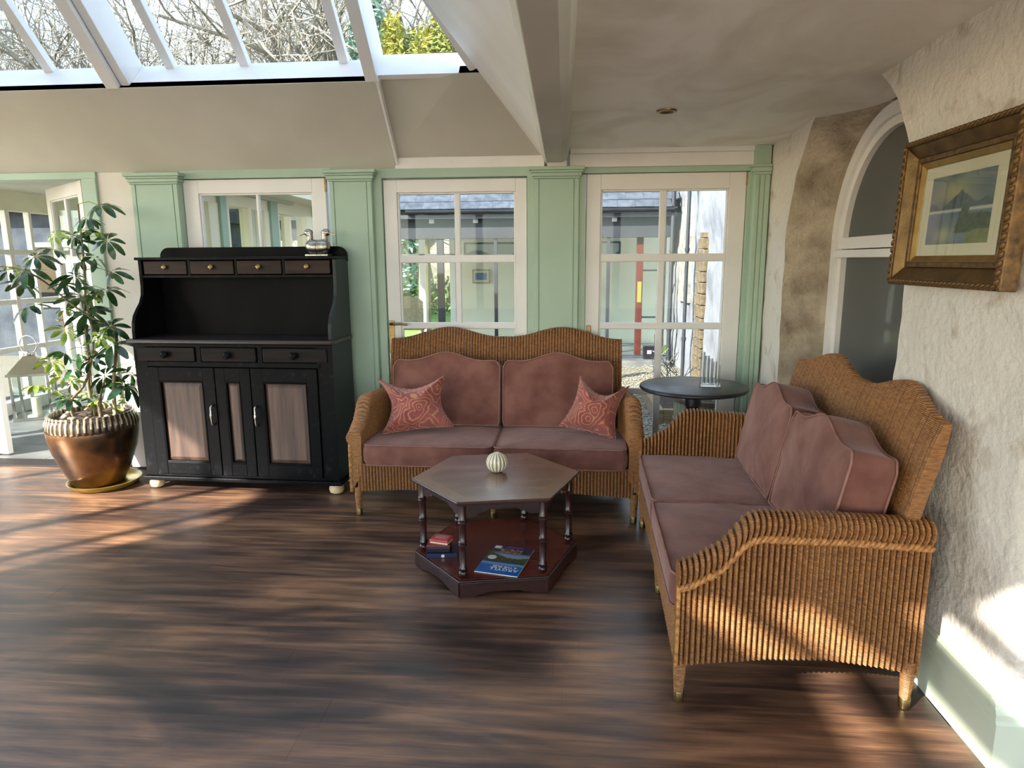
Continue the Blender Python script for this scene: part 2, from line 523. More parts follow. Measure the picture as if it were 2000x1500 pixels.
M['red_paint'] = mat('terracotta red paint', (88, 36, 29), (108, 46, 36), rough=0.5)
M['yellow'] = mat('yellow notice', (150, 136, 62), rough=0.6)
M['oak_barrel'] = mat('weathered barrel oak', (128, 124, 100), (164, 158, 130), rough=0.85, scale=8, stretch=(4, 4, 0.5), rnd=0.08)
M['rust'] = mat('rusted hoop', (104, 86, 74), (130, 108, 92), rough=0.7, scale=20)
M['sleeper'] = mat('weathered timber edging', (130, 108, 80), (164, 142, 108), rough=0.9, scale=6, stretch=(0.5, 6, 6))
M['bark'] = mat('grey brown bark', (112, 102, 88), (150, 138, 120), rough=0.95, scale=3, bump=0.01, bscale=12)
M['twig'] = mat('grey brown twigs', (116, 110, 100), (150, 142, 130), rough=0.95, scale=2)
M['hill'] = mat('winter woodland hillside', (104, 94, 76), (156, 146, 122), rough=1.0, scale=0.35, detail=10)
M['lawn'] = mat('bright lawn', (122, 160, 70), (160, 190, 96), rough=1.0, scale=1.2)
M['gold_foliage'] = mat('golden green foliage', (78, 104, 40), (172, 158, 58), rough=0.7, scale=1.8, lo=0.35, hi=0.6)
M['conifer'] = mat('blue green conifer foliage', (112, 136, 118), (156, 176, 158), rough=0.8, scale=2)
M['grey_wall'] = mat('grey stone outbuilding', (56, 60, 68), (80, 84, 90), rough=0.9, scale=3, bump=0.01)
M['cane'] = mat('pale cane', (170, 148, 112), (196, 174, 136), rough=0.7, scale=30)
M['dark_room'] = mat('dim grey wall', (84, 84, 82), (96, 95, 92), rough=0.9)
M['inner_ring'] = mat('dark lamp well', (20, 19, 18), rough=0.5)

def wicker_mat():
    mt = mat('golden woven fibre', (116, 74, 42), (178, 126, 74), rough=0.42, scale=40, stretch=(1, 1, 3), lo=0.25, hi=0.75, detail=6)
    n, l = mt.node_tree.nodes, mt.node_tree.links
    tc = n.new('ShaderNodeTexCoord')
    wv = n.new('ShaderNodeTexWave')
    wv.bands_direction = 'Z'
    wv.inputs['Scale'].default_value = 55
    wv.inputs['Distortion'].default_value = 0.8
    wv.inputs['Detail'].default_value = 2
    l.new(tc.outputs['Object'], wv.inputs['Vector'])
    bp = n.new('ShaderNodeBump')
    bp.inputs['Distance'].default_value = 0.0016
    l.new(wv.outputs['Fac'], bp.inputs['Height'])
    l.new(bp.outputs[0], n['Principled BSDF'].inputs['Normal'])
    return mt
M['wicker'] = wicker_mat()
M['wicker_groove_shade'] = mat('fibre with stain and painted shade between the ribs', (70, 44, 25), (100, 64, 36), rough=0.55, scale=40)  # groove stain and the shade between ribs, painted in as darker colour
M['braid'] = mat('plaited fibre edging', (132, 86, 42), (190, 134, 72), rough=0.45, scale=60)

def paisley_mat():
    mt = mat('paisley weave', (132, 58, 54), (158, 82, 74), rough=0.8, scale=9, sheen=0.3)
    n, l = mt.node_tree.nodes, mt.node_tree.links
    b = n['Principled BSDF']
    base = b.inputs['Base Color'].links[0].from_socket
    tc = n.new('ShaderNodeTexCoord')
    ns = n.new('ShaderNodeTexNoise'); ns.inputs['Scale'].default_value = 7
    l.new(tc.outputs['Object'], ns.inputs['Vector'])
    ad = n.new('ShaderNodeMix'); ad.data_type = 'VECTOR'
    ad.inputs[0].default_value = 0.10
    l.new(tc.outputs['Object'], ad.inputs[4]); l.new(ns.outputs['Color'], ad.inputs[5])
    vo = n.new('ShaderNodeTexVoronoi'); vo.inputs['Scale'].default_value = 8.5
    l.new(ad.outputs[1], vo.inputs['Vector'])
    ml = n.new('ShaderNodeMath'); ml.operation = 'MULTIPLY'; ml.inputs[1].default_value = 44
    sn = n.new('ShaderNodeMath'); sn.operation = 'SINE'
    l.new(vo.outputs['Distance'], ml.inputs[0]); l.new(ml.outputs[0], sn.inputs[0])
    ra = n.new('ShaderNodeValToRGB')
    ra.color_ramp.elements[0].position, ra.color_ramp.elements[1].position = 0.55, 0.8
    l.new(sn.outputs[0], ra.inputs['Fac'])
    mk = n.new('ShaderNodeMath'); mk.operation = 'MULTIPLY'; mk.inputs[1].default_value = 0.62
    l.new(ra.outputs['Color'], mk.inputs[0])
    mx = n.new('ShaderNodeMix'); mx.data_type = 'RGBA'
    l.new(mk.outputs[0], mx.inputs[0]); l.new(base, mx.inputs[6])
    mx.inputs[7].default_value = lin((196, 148, 102))
    v2 = n.new('ShaderNodeTexVoronoi'); v2.inputs['Scale'].default_value = 34
    l.new(tc.outputs['Object'], v2.inputs['Vector'])
    r2_ = n.new('ShaderNodeValToRGB')
    r2_.color_ramp.elements[0].position, r2_.color_ramp.elements[1].position = 0.1, 0.24
    r2_.color_ramp.elements[0].color = (0.45, 0.45, 0.45, 1); r2_.color_ramp.elements[1].color = (0, 0, 0, 1)
    l.new(v2.outputs['Distance'], r2_.inputs['Fac'])
    m3 = n.new('ShaderNodeMix'); m3.data_type = 'RGBA'
    l.new(r2_.outputs['Color'], m3.inputs[0]); l.new(mx.outputs[2], m3.inputs[6])
    m3.inputs[7].default_value = lin((112, 62, 78))
    l.new(m3.outputs[2], b.inputs['Base Color'])
    return mt
M['paisley'] = paisley_mat()

# ------------------------------------------------------------------ floor
floor = bx('floor', (-5.1, -3.1, -0.12), (1.26, 4.5, -0.013), M['subfloor'], None, bevel=0)
struct(floor, 'dark stained wooden floor of the garden room')
lens_ = (1.22, 0.98, 1.44)
plank_me = []
PW = 0.145
for L in lens_:
    b = B().box((-L / 2 + 0.0001, -PW / 2 + 0.0001, -0.006), (L / 2 - 0.0001, PW / 2 - 0.0001, 0.006))
    plank_me.append(b.mesh('board'))
    plank_me[-1].materials.append(M['plank'])
def plank(i, x, y):
    o = bpy.data.objects.new('board', plank_me[i])
    col.objects.link(o)
    o.parent = floor
    o.matrix_parent_inverse = floor.matrix_world.inverted()
    o.location = Vector((x, y, -0.0068)) - floor.location
    md = o.modifiers.new('bevel', 'BEVEL'); md.width, md.segments = 0.0004, 1
row = 0
y = 4.43
while y > 1.5:
    x = -5.1 + R.uniform(0.0, 1.1)
    first = True
    x -= 1.2
    while x < 1.2:
        i = R.randrange(3)
        L = lens_[i]
        if x + L > 1.232:                       # the last board is cut to the wall
            L = 1.232 - x
            if L > 0.02:
                b = B().box((-L / 2 + 0.0001, -PW / 2 + 0.0001, -0.006), (L / 2 - 0.0001, PW / 2 - 0.0001, 0.006))
                o = b.obj('board', M['plank'], floor, bevel=0.0004)
                o.location = Vector((x + L / 2, y - PW / 2, -0.0068)) - floor.location
            break
        if x + L > -4.0:
            plank(i, x + L / 2, y - PW / 2)
        x += L
    y -= PW
ext = bx('floor_extension', (-5.08, -3.05, -0.012), (1.232, y, 0.0), M['plank'], floor, bevel=0)
ext.location -= floor.location
floor2 = bx('floor_carpet', (1.262, -3.1, -0.1), (3.3, 1.80, 0.004), M['carpet'], None, bevel=0)
struct(floor2, 'mottled brown carpet beyond the corner of the thick wall')
strip = bx('trim_1', (1.234, -3.0, -0.01), (1.262, 1.79, 0.006), M['brass'], None, bevel=0.002)
struct(strip, 'brass threshold strip along the edge of the carpet')

# ------------------------------------------------------------------ ceilings, beam, lantern roof
def czr(yy):
    return 2.128 + (4.38 - yy) * 0.026
ce = B()
ce.grid(lambda i, j: (0.0 + 1.75 * i / 20, 4.45 - 7.5 * j / 60, czr(4.45 - 7.5 * j / 60) + 0.002 * noise.noise(Vector((i * 0.4, j * 0.35, 3)))), 21, 61)
ce.box((0.0, -3.05, 2.36), (3.3, 4.5, 2.46))
ce.box((1.75, -3.05, 2.30), (3.3, 1.9, 2.34))
ceiling = struct(ce.obj('ceiling', M['ceil_stain'], smooth=True, angle=60), 'low cream plaster ceiling with damp stains')

beam = struct('trim_2', 'boxed cream beam along the edge of the roof lantern')
B().prism([(-0.142, 2.085), (-0.118, 2.045), (-0.02, 2.045), (0.012, 2.066), (0.03, 2.16), (0.03, 2.46), (-0.142, 2.46)], 'y', -3.05, 4.36).obj('beam_casing', M['cream_paint'], beam, bevel=0.004)
bx('beam_end_block', (-0.112, 4.30, 2.022), (0.012, 4.40, 2.06), M['cream_paint'], beam, bevel=0.003)

# sloping far soffit under the lantern (45 degrees), a proud left panel and a set-back right panel
lant = struct('ceiling_lantern', 'sloping plaster and glazing of the roof lantern')
def zs(yy, base=2.033):
    return base + (4.38 - yy) * 0.986
SX0, SX1 = -5.06, -1.078
B().prism([(4.385, 2.033), (3.951, zs(3.951)), (3.99, zs(3.951) + 0.039), (4.45, 2.10)], 'x', SX0, SX1).obj('soffit_slope', M['cream_paint'], lant, bevel=0.003)
# right-hand set-back panel bounded by the hip line, with a slight fold
b = B()
P = [(-1.09, 4.385, 2.092), (-0.142, 4.385, 2.092), (-0.455, 3.951, 2.486), (-0.60, 3.951, 2.486), (-1.09, 3.990, 2.500)]
b.v += [p for p in P] + [(p[0], p[1] + 0.05, p[2] + 0.05) for p in P]
b.f += [(3, 2, 1, 0), (4, 3, 0), (5, 6, 7, 8), (5, 8, 9), (0, 1, 6, 5), (1, 2, 7, 6), (2, 3, 8, 7), (3, 4, 9, 8), (4, 0, 5, 9)]
b.obj('soffit_slope', M['cream_paint'], lant)
B().prism([(4.385, 2.034), (3.951, zs(3.951)), (4.02, zs(3.951) + 0.07), (4.45, 2.10)], 'x', SX1, SX1 + 0.014).obj('panel_edge', M['white_timber'], lant)
bx('fascia_board', (-1.085, 4.365, 2.03), (-0.13, 4.46, 2.10), M['white_paint'], lant, bevel=0.003)
# right slope: plaster strip rising to the left from the beam
HX = lambda t: (-0.142 - t, 4.385 - t * 1.28, 2.09 + t * 1.16)
t1 = 0.60
b = B()
P = [(-0.142, 4.385, 2.09), HX(t1), (-0.142 - t1, 1.4, 2.09 + t1 * 1.16), (-0.142, 1.4, 2.09)]
b.v += [p for p in P] + [(p[0] + 0.03, p[1], p[2] + 0.03) for p in P]
b.f += [(3, 2, 1, 0), (4, 5, 6, 7), (0, 1, 5, 4), (1, 2, 6, 5), (2, 3, 7, 6), (3, 0, 4, 7)]
b.obj('soffit_slope', M['white_paint'], lant)
# ledges at the foot of the glazing, square to the slopes
DL = 0.16
B().prism([(3.951, zs(3.951)), (3.951 + DL, zs(3.951) + DL), (3.97 + DL, zs(3.951) + DL - 0.03), (3.975, zs(3.951) - 0.02)], 'x', SX0, SX1 + 0.02).obj('ledge', M['white_timber'], lant, bevel=0.003)
b = B()
b.v += [(-1.09, 3.951, 2.486), (-0.47, 3.951, 2.486), (-0.33, 3.951 + 0.15, 2.636), (-1.09, 3.951 + 0.15, 2.636),
        (-1.09, 3.98, 2.47), (-0.44, 3.98, 2.47), (-0.30, 3.98 + 0.15, 2.61), (-1.09, 3.98 + 0.15, 2.61)]
b.f += [(3, 2, 1, 0), (4, 5, 6, 7), (0, 1, 5, 4), (1, 2, 6, 5), (2, 3, 7, 6), (3, 0, 4, 7)]
b.obj('ledge', M['white_timber'], lant)
# rafters on the far slope
s2 = math.sqrt(0.5)
SL, NR = Vector((0, -s2, s2)), Vector((0, s2, s2))      # up the slope, outwards
YT = 2.4                                                # top of the far glazing
def slope_bar(name, x, w, off, depth, y0=3.951, mt='white_timber'):
    p0 = Vector((x, y0, zs(y0))) + NR * off
    p1 = Vector((x, YT, zs(YT))) + NR * off
    return B().quadbar(p0, p1, (1, 0, 0), NR, w, depth).obj(name, M[mt], lant, bevel=0.003)
for x, w in ((-4.22, 0.13), (-2.64, 0.075), (-1.098, 0.07)):
    slope_bar('rafter', x, w, 0.11, 0.24)
slope_bar('rafter', -2.572, 0.05, 0.125, 0.21)
for x in (-4.75, -3.72, -3.13, -2.36, -1.90, -1.30):
    slope_bar('glazing_bar', x, 0.055, 0.215, 0.05, 3.985)
xs = [-5.05, -4.75, -4.22, -3.72, -3.13, -2.60, -2.36, -1.90, -1.30, -1.098]
for a, c in zip(xs, xs[1:]):
    p0 = Vector(((a + c) / 2, 4.0, zs(4.0))) + NR * 0.24
    p1 = Vector(((a + c) / 2, YT, zs(YT))) + NR * 0.24
    B().quadbar(p0, p1, (1, 0, 0), NR, c - a, 0.006).obj('pane', M['glass'], lant)
# far glazing right of the last rafter: a pane cut along the hip
g0 = Vector((-1.07, 4.02, 2.486 + (3.951 - 4.02) * 1.0)) + NR * 0.215
q = [g0, Vector((-0.44, g0.y, g0.z)), Vector((-1.07, g0.y - 0.90, g0.z + 0.90))]
b = B()
b.v += [tuple(p) for p in q] + [tuple(p + NR * 0.006) for p in q]
b.f += [(2, 1, 0), (3, 4, 5), (0, 1, 4, 3), (1, 2, 5, 4), (2, 0, 3, 5)]
b.obj('pane', M['glass'], lant)
# hip rafter
hdir = Vector((-0.172, -0.236, 0.233)).normalized()
hp0 = Vector((-0.500, 3.975, 2.525))
hp1 = hp0 + hdir * 2.4
hside = (Vector((1, 0, 0)) - hdir * hdir.x).normalized()
B().quadbar(hp0, hp1, hside, hside.cross(hdir), 0.085, 0.05).obj('hip_rafter', M['white_timber'], lant, bevel=0.003)
# right glazing
for yy in (3.2, 2.6, 2.0):
    B().quadbar((-0.74, yy, 2.80), (-1.95, yy, 4.2), (0, 1, 0), (0.757, 0, 0.653), 0.055, 0.06).obj('glazing_bar', M['white_timber'], lant)
for a, c in ((1.4, 2.0), (2.0, 2.6), (2.6, 3.2), (3.2, 3.8)):
    B().quadbar((-0.70, (a + c) / 2, 2.76), (-1.95 if a < 2.5 else -1.1, (a + c) / 2, 4.21 if a < 2.5 else 3.22), (0, 1, 0), (0.757, 0, 0.653), c - a, 0.006).obj('pane', M['glass'], lant)
# opaque top, upper wall and end wall added unseen to block sun; flat roof
bx('sun_block_top', (SX0, 1.3, 4.22), (-2.0, 2.42, 4.34), M['cream_paint'], lant, bevel=0)
bx('sun_block_wall', (SX0, 1.28, 2.36), (-0.13, 1.40, 4.25), M['cream_paint'], lant, bevel=0)
B().prism([(1.3, 2.46), (4.31, 2.46), (2.42, 4.34), (1.3, 4.34)], 'x', SX0 - 0.12, SX0).obj('sun_block_end', M['cream_paint'], lant)
roof = struct('ceiling_rear', 'flat ceiling behind the viewer, unseen rooflight shaped for sun patches')
RLX, RLY = (-2.32, -0.86), (-1.50, -0.40)  # unseen opening and bars, placed to throw the sun patches
for lo, hi in (((SX0, -3.05, 2.40), (RLX[0], 1.40, 2.43)), ((RLX[1], -3.05, 2.40), (-0.02, 1.40, 2.43)),
               ((RLX[0], -3.05, 2.40), (RLX[1], RLY[0], 2.43)), ((RLX[0], RLY[1], 2.40), (RLX[1], 1.40, 2.43))):
    bx('roof_slab', lo, hi, M['cream_paint'], roof, bevel=0)
for a, c in ((-2.16, -2.08), (-1.90, -1.66), (-1.52, -1.42)):
    bx('sun_patch_bar', (a, RLY[0], 2.40), (c, RLY[1], 2.43), M['white_timber'], roof, bevel=0)

# ------------------------------------------------------------------ walls out of view: left window wall, rear window wall, side
wl_ = struct('wall_left', 'white wall with tall windows on the left')
bx('pier', (-5.18, -3.1, 0), (-5.06, 0.53, 2.5), M['plaster_plain'], wl_, bevel=0)
bx('sill_wall', (-5.18, 0.53, 0), (-5.06, 4.4, 0.35), M['plaster_plain'], wl_, bevel=0)
bx('head', (-5.18, 0.53, 2.46), (-5.06, 4.4, 2.50), M['plaster_plain'], wl_, bevel=0)
bx('pier', (-5.18, 4.22, 0.35), (-5.06, 4.5, 2.46), M['plaster_plain'], wl_, bevel=0)
for yy in (0.80, 1.38, 2.9):
    bx('mullion', (-5.15, yy - 0.02, 0.35), (-5.08, yy + 0.02, 2.46), M['white_paint'], wl_, bevel=0)
wr = struct('wall_rear', 'unseen wall behind the viewer with openings added for fill light')  # open bays added out of view for fill light
bx('sill_wall', (-5.18, -3.15, 0), (3.3, -3.05, 0.35), M['plaster_plain'], wr, bevel=0)
bx('head', (-5.18, -3.15, 2.25), (3.3, -3.05, 2.5), M['plaster_plain'], wr, bevel=0)
for x in (-5.1, -3.9, -2.7, -1.5, -0.3, 0.9, 2.1, 3.2):
    bx('post', (x - 0.06, -3.13, 0.35), (x + 0.06, -3.07, 2.25), M['white_paint'], wr, bevel=0)
wsd = struct('wall_side', 'plain unseen wall beyond the carpet, wide opening added for fill light')  # opening added out of view to brighten the right side
bx('sill_wall', (3.2, -3.1, 0), (3.32, 1.9, 0.5), M['plaster_plain'], wsd, bevel=0)
bx('head', (3.2, -3.1, 2.2), (3.32, 1.9, 2.45), M['plaster_plain'], wsd, bevel=0)
for y_ in (-3.0, -1.4, 0.2, 1.85):
    bx('post', (3.2, y_ - 0.06, 0.5), (3.32, y_ + 0.06, 2.2), M['white_paint'], wsd, bevel=0)

# ------------------------------------------------------------------ right wall: thick rough plaster with an arched recess
XW = 1.25
YC, RO, SPO, BO = 3.27, 0.69, 1.57, 0.70
def wdisp(yy, z):
    p = Vector((yy * 2.1, z * 2.1, 1.7))
    return 0.013 * noise.noise(p) + 0.006 * noise.noise(p * 3.7) + 0.0025 * noise.noise(p * 11)
def arch_pts(r, sp, bo, n=90):
    pts = [(YC - r, bo + (sp - bo) * i / 16) for i in range(16)]
    pts += [(YC - r * math.cos(math.pi * i / n), sp + r * math.sin(math.pi * i / n)) for i in range(n + 1)]
    pts += [(YC + r, sp - (sp - bo) * (i + 1) / 16) for i in range(16)]
    pts += [(YC + r - 2 * r * (i + 1) / 20, bo) for i in range(19)]
    return pts
def inside(yy, z, r=RO):
    if z < BO: return False
    if z < SPO: return abs(yy - YC) < r
    return (yy - YC) ** 2 + (z - SPO) ** 2 < r * r
def snap(yy, z, r=RO):
    c = []
    if z <= SPO:
        c += [(YC - r, max(z, BO)), (YC + r, max(z, BO)), (min(max(yy, YC - r), YC + r), BO)]
    else:
        d = math.hypot(yy - YC, z - SPO) or 1
        c += [(YC + (yy - YC) / d * r, SPO + (z - SPO) / d * r)]
    return min(c, key=lambda q: (q[0] - yy) ** 2 + (q[1] - z) ** 2)
wb = B()
Y0, Y1, ZT, ST = 1.80, 4.44, 2.30, 0.03
ny, nz = int((Y1 - Y0) / ST) + 1, int(ZT / ST) + 1
keep = {}
cell = lambda i, j: inside(Y0 + (i + 0.5) * ST, (j + 0.5) * ST)
for j in range(nz - 1):
    for i in range(ny - 1):
        if not cell(i, j):
            ids = []
            for (a, c) in ((i, j), (i, j + 1), (i + 1, j + 1), (i + 1, j)):
                if (a, c) not in keep:
                    yy, z = Y0 + a * ST, c * ST
                    near = any(0 <= a + da < ny - 1 and 0 <= c + dc < nz - 1 and cell(a + da, c + dc) for da in (-1, 0) for dc in (-1, 0))
                    if near or inside(yy, z):
                        yy, z = snap(yy, z)
                    corner = sm((yy - Y0) / 0.05)            # rounded near corner
                    keep[(a, c)] = len(wb.v)
                    wb.v.append((XW + wdisp(yy, z) + 0.02 * (1 - corner) ** 2, yy, z))
                ids.append(keep[(a, c)])
            wb.f.append(tuple(ids))
# reveal
ao, ai = arch_pts(RO, SPO, BO), arch_pts(0.60, 1.53, 0.74)
rings = [(k / 12, k / 12) for k in range(13)]
def rev(i, j):
    (y0, z0), (y1, z1) = ao[i], ai[i]
    tx, tr = rings[j]
    yy, z = y0 + (y1 - y0) * tr, z0 + (z1 - z0) * tr
    d = wdisp(y0, z0) * (1 - tx) + 0.016 * noise.noise(Vector((yy * 3, z * 3, tx * 4))) * math.sin(math.pi * tx)
    nyv, nzv = (yy - YC), (z - 1.4)
    k = 0.012 * noise.noise(Vector((yy * 4 + 9, z * 4, tx * 3))) * math.sin(math.pi * tx)
    return (XW + 0.27 * tx + d, yy + k, z)
rvb = B().grid(rev, len(ao), len(rings), wrap_u=True)
# end face towards the viewer
def endf(i, j):
    z = 2.30 * j / 60
    x = XW + wdisp(Y0, z) + 0.02 + 1.2 * (i / 40)
    return (x, Y0 - 0.0 + wdisp(x * 1.3 + 5, z) * sm(i / 3), z)
wb.grid(endf, 41, 61)
wright = struct(wb.obj('wall_right', M['plaster'], smooth=True, angle=180), 'thick rough white plaster wall with an arched recess')
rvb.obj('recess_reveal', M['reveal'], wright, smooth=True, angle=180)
# room behind the inner window
nx = struct('wall_next_room', 'dim room behind the arched inner window')
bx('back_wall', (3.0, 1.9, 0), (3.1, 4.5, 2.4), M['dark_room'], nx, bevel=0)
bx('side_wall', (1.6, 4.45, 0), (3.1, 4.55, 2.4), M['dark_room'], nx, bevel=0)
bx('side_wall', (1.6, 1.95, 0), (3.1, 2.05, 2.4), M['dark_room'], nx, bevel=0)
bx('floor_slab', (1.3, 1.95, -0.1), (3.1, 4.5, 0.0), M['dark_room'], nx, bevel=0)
# arched inner window
w1 = struct('window_1', 'arched cream inner window deep in the recess')
def ringbar(name, r0, r1, sp, bo, x0, x1, mt):
    o_, i_ = arch_pts(r0, sp, bo), arch_pts(r1, sp, bo + (r0 - r1))
    n = len(o_)
    prof = [(o_, x0), (o_, x1), (i_, x1), (i_, x0)]
    b = B()
    for i in range(n):
        for c_, x in prof:
            b.v.append((x, c_[i][0], c_[i][1]))
    for i in range(n):
        k = (i + 1) % n
        for j in range(4):
            jj = (j + 1) % 4
            b.f.append((i * 4 + j, i * 4 + jj, k * 4 + jj, k * 4 + j))
    return b.obj(name, M[mt], w1, smooth=True, angle=30)
ringbar('outer_frame', 0.615, 0.555, 1.53, 0.72, 1.47, 1.56, 'white_paint')
ringbar('inner_frame', 0.558, 0.515, 1.53, 0.77, 1.49, 1.55, 'white_paint')
bx('transom', (1.465, YC - 0.56, 1.455), (1.56, YC + 0.56, 1.495), M['white_paint'], w1, bevel=0.004)
bx('transom_rail', (1.48, YC - 0.54, 1.50), (1.55, YC + 0.54, 1.56), M['white_paint'], w1, bevel=0.004)
b = B()
pp = [(YC - 0.53 * math.cos(math.pi * i / 40), 1.55 + 0.51 * math.sin(math.pi * i / 40)) for i in range(41)]
b.prism(pp, 'x', 1.518, 1.523).obj('pane', M['dusty_glass'], w1)
bx('pane', (1.518, YC - 0.53, 0.8), (1.523, YC + 0.53, 1.46), M['dusty_glass'], w1, bevel=0)
# skirting
bb = struct('baseboard_right', 'pale green moulded skirting along the rough wall')
prof = [(1.262, 0), (1.226, 0), (1.226, 0.150), (1.232, 0.160), (1.232, 0.178), (1.240, 0.196), (1.240, 0.206), (1.247, 0.214), (1.262, 0.216)]
poly = [(x, z) for x, z in prof]
B().prism(poly, 'y', 1.785, 4.30).obj('skirting_board', M['pale_green'], bb)
off = lambda x: 1.772 + (x - 1.226)
B().prism([(off(x), z) for x, z in prof], 'x', 1.2262, 2.4).obj('skirting_board', M['pale_green'], bb)

# ------------------------------------------------------------------ far wall: pilasters, rails, plaster, doors
WY = 4.38
def pilaster(n, x0, x1, label, cap=True, front=4.325, ztop=2.0):
    t = struct('trim_%d' % n, label)
    w = x1 - x0
    bx('shaft', (x0, front + 0.008, 0.0), (x1, 4.46, ztop), M['green_paint'], t, bevel=0.004)
    g = 0.030
    bx('edge_board', (x0 + 0.002, front, 0.16), (x0 + g, front + 0.02, 1.955), M['green_paint'], t, bevel=0.003)
    bx('edge_board', (x1 - g, front, 0.16), (x1 - 0.002, front + 0.02, 1.955), M['green_paint'], t, bevel=0.003)
    bx('face_panel', (x0 + g + 0.005, front + 0.001, 0.16), (x1 - g - 0.005, front + 0.02, 1.952), M['green_paint'], t, bevel=0.002)
    bx('plinth', (x0 - 0.008, front - 0.012, 0.0), (x1 + 0.008, front + 0.03, 0.16), M['green_paint'], t, bevel=0.004)
    if cap:
        for z0, z1, d in ((1.955, 1.968, 0.006), (1.968, 1.990, 0.014), (1.990, 2.004, 0.022), (2.004, 2.026, 0.032)):
            bx('capital_moulding', (x0 - d, front - d, z0), (x1 + d, 4.45, z1), M['green_paint'], t, bevel=0.004)
    return t
pilaster(3, -2.845, -2.525, 'sage green pilaster left of the black dresser')
pilaster(4, -1.512, -1.232, 'sage green pilaster behind the right end of the dresser')
pilaster(5, -0.195, 0.090, 'sage green pilaster between the two glazed doors, under the beam', front=4.345)
t6 = pilaster(6, 1.150, 1.245, 'narrow sage green pilaster in the corner by the rough wall', cap=False, front=4.31, ztop=2.13)
for z0, z1, d in ((1.958, 1.972, 0.006), (1.972, 2.0, 0.012), (2.0, 2.014, 0.018)):
    bx('capital_moulding', (1.150 - d, 4.31 - d, z0), (1.248, 4.44, z1), M['green_paint'], t6, bevel=0.004)
wb_ = struct('wall_back', 'far wall of glazed doors, green rails and cream panels')
bx('plaster_panel', (-3.105, 4.375, 0), (-2.84, 4.50, 2.04), M['plaster_plain'], wb_, bevel=0.003)
bx('door_jamb', (-3.205, 4.355, 0), (-3.105, 4.50, 2.005), M['green_paint'], wb_, bevel=0.004)
bx('head_rail', (-5.06, 4.36, 2.0), (-3.105, 4.50, 2.045), M['green_paint'], wb_, bevel=0.003)
bx('head_rail', (-2.53, 4.37, 1.99), (-1.51, 4.50, 2.045), M['green_paint'], wb_, bevel=0.003)
bx('head_rail', (-1.24, 4.365, 1.975), (-0.19, 4.50, 2.035), M['green_paint'], wb_, bevel=0.003)
bx('head_rail', (0.085, 4.365, 1.985), (1.16, 4.50, 2.02), M['green_paint'], wb_, bevel=0.003)
bx('fascia_board', (0.028, 4.355, 2.02), (1.155, 4.50, 2.10), M['white_paint'], wb_, bevel=0.003)
bx('cornice_strip', (0.028, 4.345, 2.10), (1.155, 4.50, 2.14), M['white_paint'], wb_, bevel=0.004)
for a, c in ((-1.236, -1.178), (-0.240, -0.19), (0.088, 0.132), (1.125, 1.155), (-2.53, -2.532 + 0.006)):
    bx('door_jamb', (a, 4.365, 0), (c, 4.50, 1.98), M['green_paint'], wb_, bevel=0.002)
bx('head_backing', (-1.2, 4.44, 2.02), (1.3, 4.5, 2.5), M['cream_paint'], wb_, bevel=0)
bx('pier', (-5.06, 4.36, 0), (-4.62, 4.5, 2.0), M['plaster_plain'], wb_, bevel=0)

def glazed_door(n, x0, x1, ztop, gx, rows, label, y=WY, bottom=0.012, parent_loc=None, rotz=0, mt='white_paint', leaf_t=0.044):
    """gx: glass columns [(a, b), (c, d)], rows: [(z0, z1)...] from the top"""
    d = struct('door_%d' % n, label)
    if parent_loc is not None:
        d.location = parent_loc
        d.rotation_euler = (0, 0, rotz)
    ya, yb = y + 0.006, y + 0.006 + leaf_t
    L, Rr = gx[0][0], gx[-1][1]
    zb, zt = rows[-1][0], rows[0][1]
    bx('stile', (x0, ya, bottom), (L - 0.012, yb, ztop), M[mt], d, bevel=0.003)
    bx('stile', (Rr + 0.012, ya, bottom), (x1, yb, ztop), M[mt], d, bevel=0.003)
    bx('top_rail', (L - 0.012, ya, zt + 0.012), (Rr + 0.012, yb, ztop), M[mt], d, bevel=0.002)
    bx('bottom_rail', (L - 0.012, ya, bottom), (Rr + 0.012, yb, zb - 0.012), M[mt], d, bevel=0.002)
    for (a, c), (e, f) in zip(gx, gx[1:]):
        bx('muntin', (c, ya + 0.008, zb - 0.012), (e, yb - 0.004, zt + 0.012), M[mt], d, bevel=0.006)
    for (a, c), (e, f) in zip(rows, rows[1:]):
        bx('muntin', (L - 0.012, ya + 0.006, f), (Rr + 0.012, yb - 0.004, a), M[mt], d, bevel=0.006)
    for a, c in ((L - 0.012, L), (Rr, Rr + 0.012)):
        bx('glazing_bead', (a, ya + 0.008, zb - 0.012), (c, yb - 0.006, zt + 0.012), M[mt], d, bevel=0.004)
    for a, c in ((zt, zt + 0.012), (zb - 0.012, zb)):
        bx('glazing_bead', (L, ya + 0.008, a), (Rr, yb - 0.006, c), M[mt], d, bevel=0.004)
    for a, c in gx:
        for e, f in rows:
            bx('pane', (a - 0.004, (ya + yb) / 2, e - 0.004), (c + 0.004, (ya + yb) / 2 + 0.004, f + 0.004), M['glass'], d, bevel=0)
    return d
def door_handle(d, x, z, y, s=1):
    h = bx('handle_plate', (x - 0.018, y - 0.004, z - 0.17), (x + 0.018, y + 0.006, z + 0.05), M['brass'], d, bevel=0.003)
    lv = B().tube([(0, -0.003, 0.09), (0, -0.04, 0.09), (0.02 * s, -0.048, 0.09), (0.06 * s, -0.046, 0.092), (0.115 * s, -0.044, 0.086)], [0.010, 0.009, 0.009, 0.008, 0.007], 10).obj('lever', M['brass'], h, smooth=True)
    kh = B().lathe([(0.001, 0.0), (0.006, 0.0), (0.006, 0.002), (0.001, 0.002)], 10).obj('keyhole', M['inner_ring'], h)
    kh.rotation_euler = (math.radians(90), 0, 0)
    kh.location = (0, -0.005, -0.05)
    return h
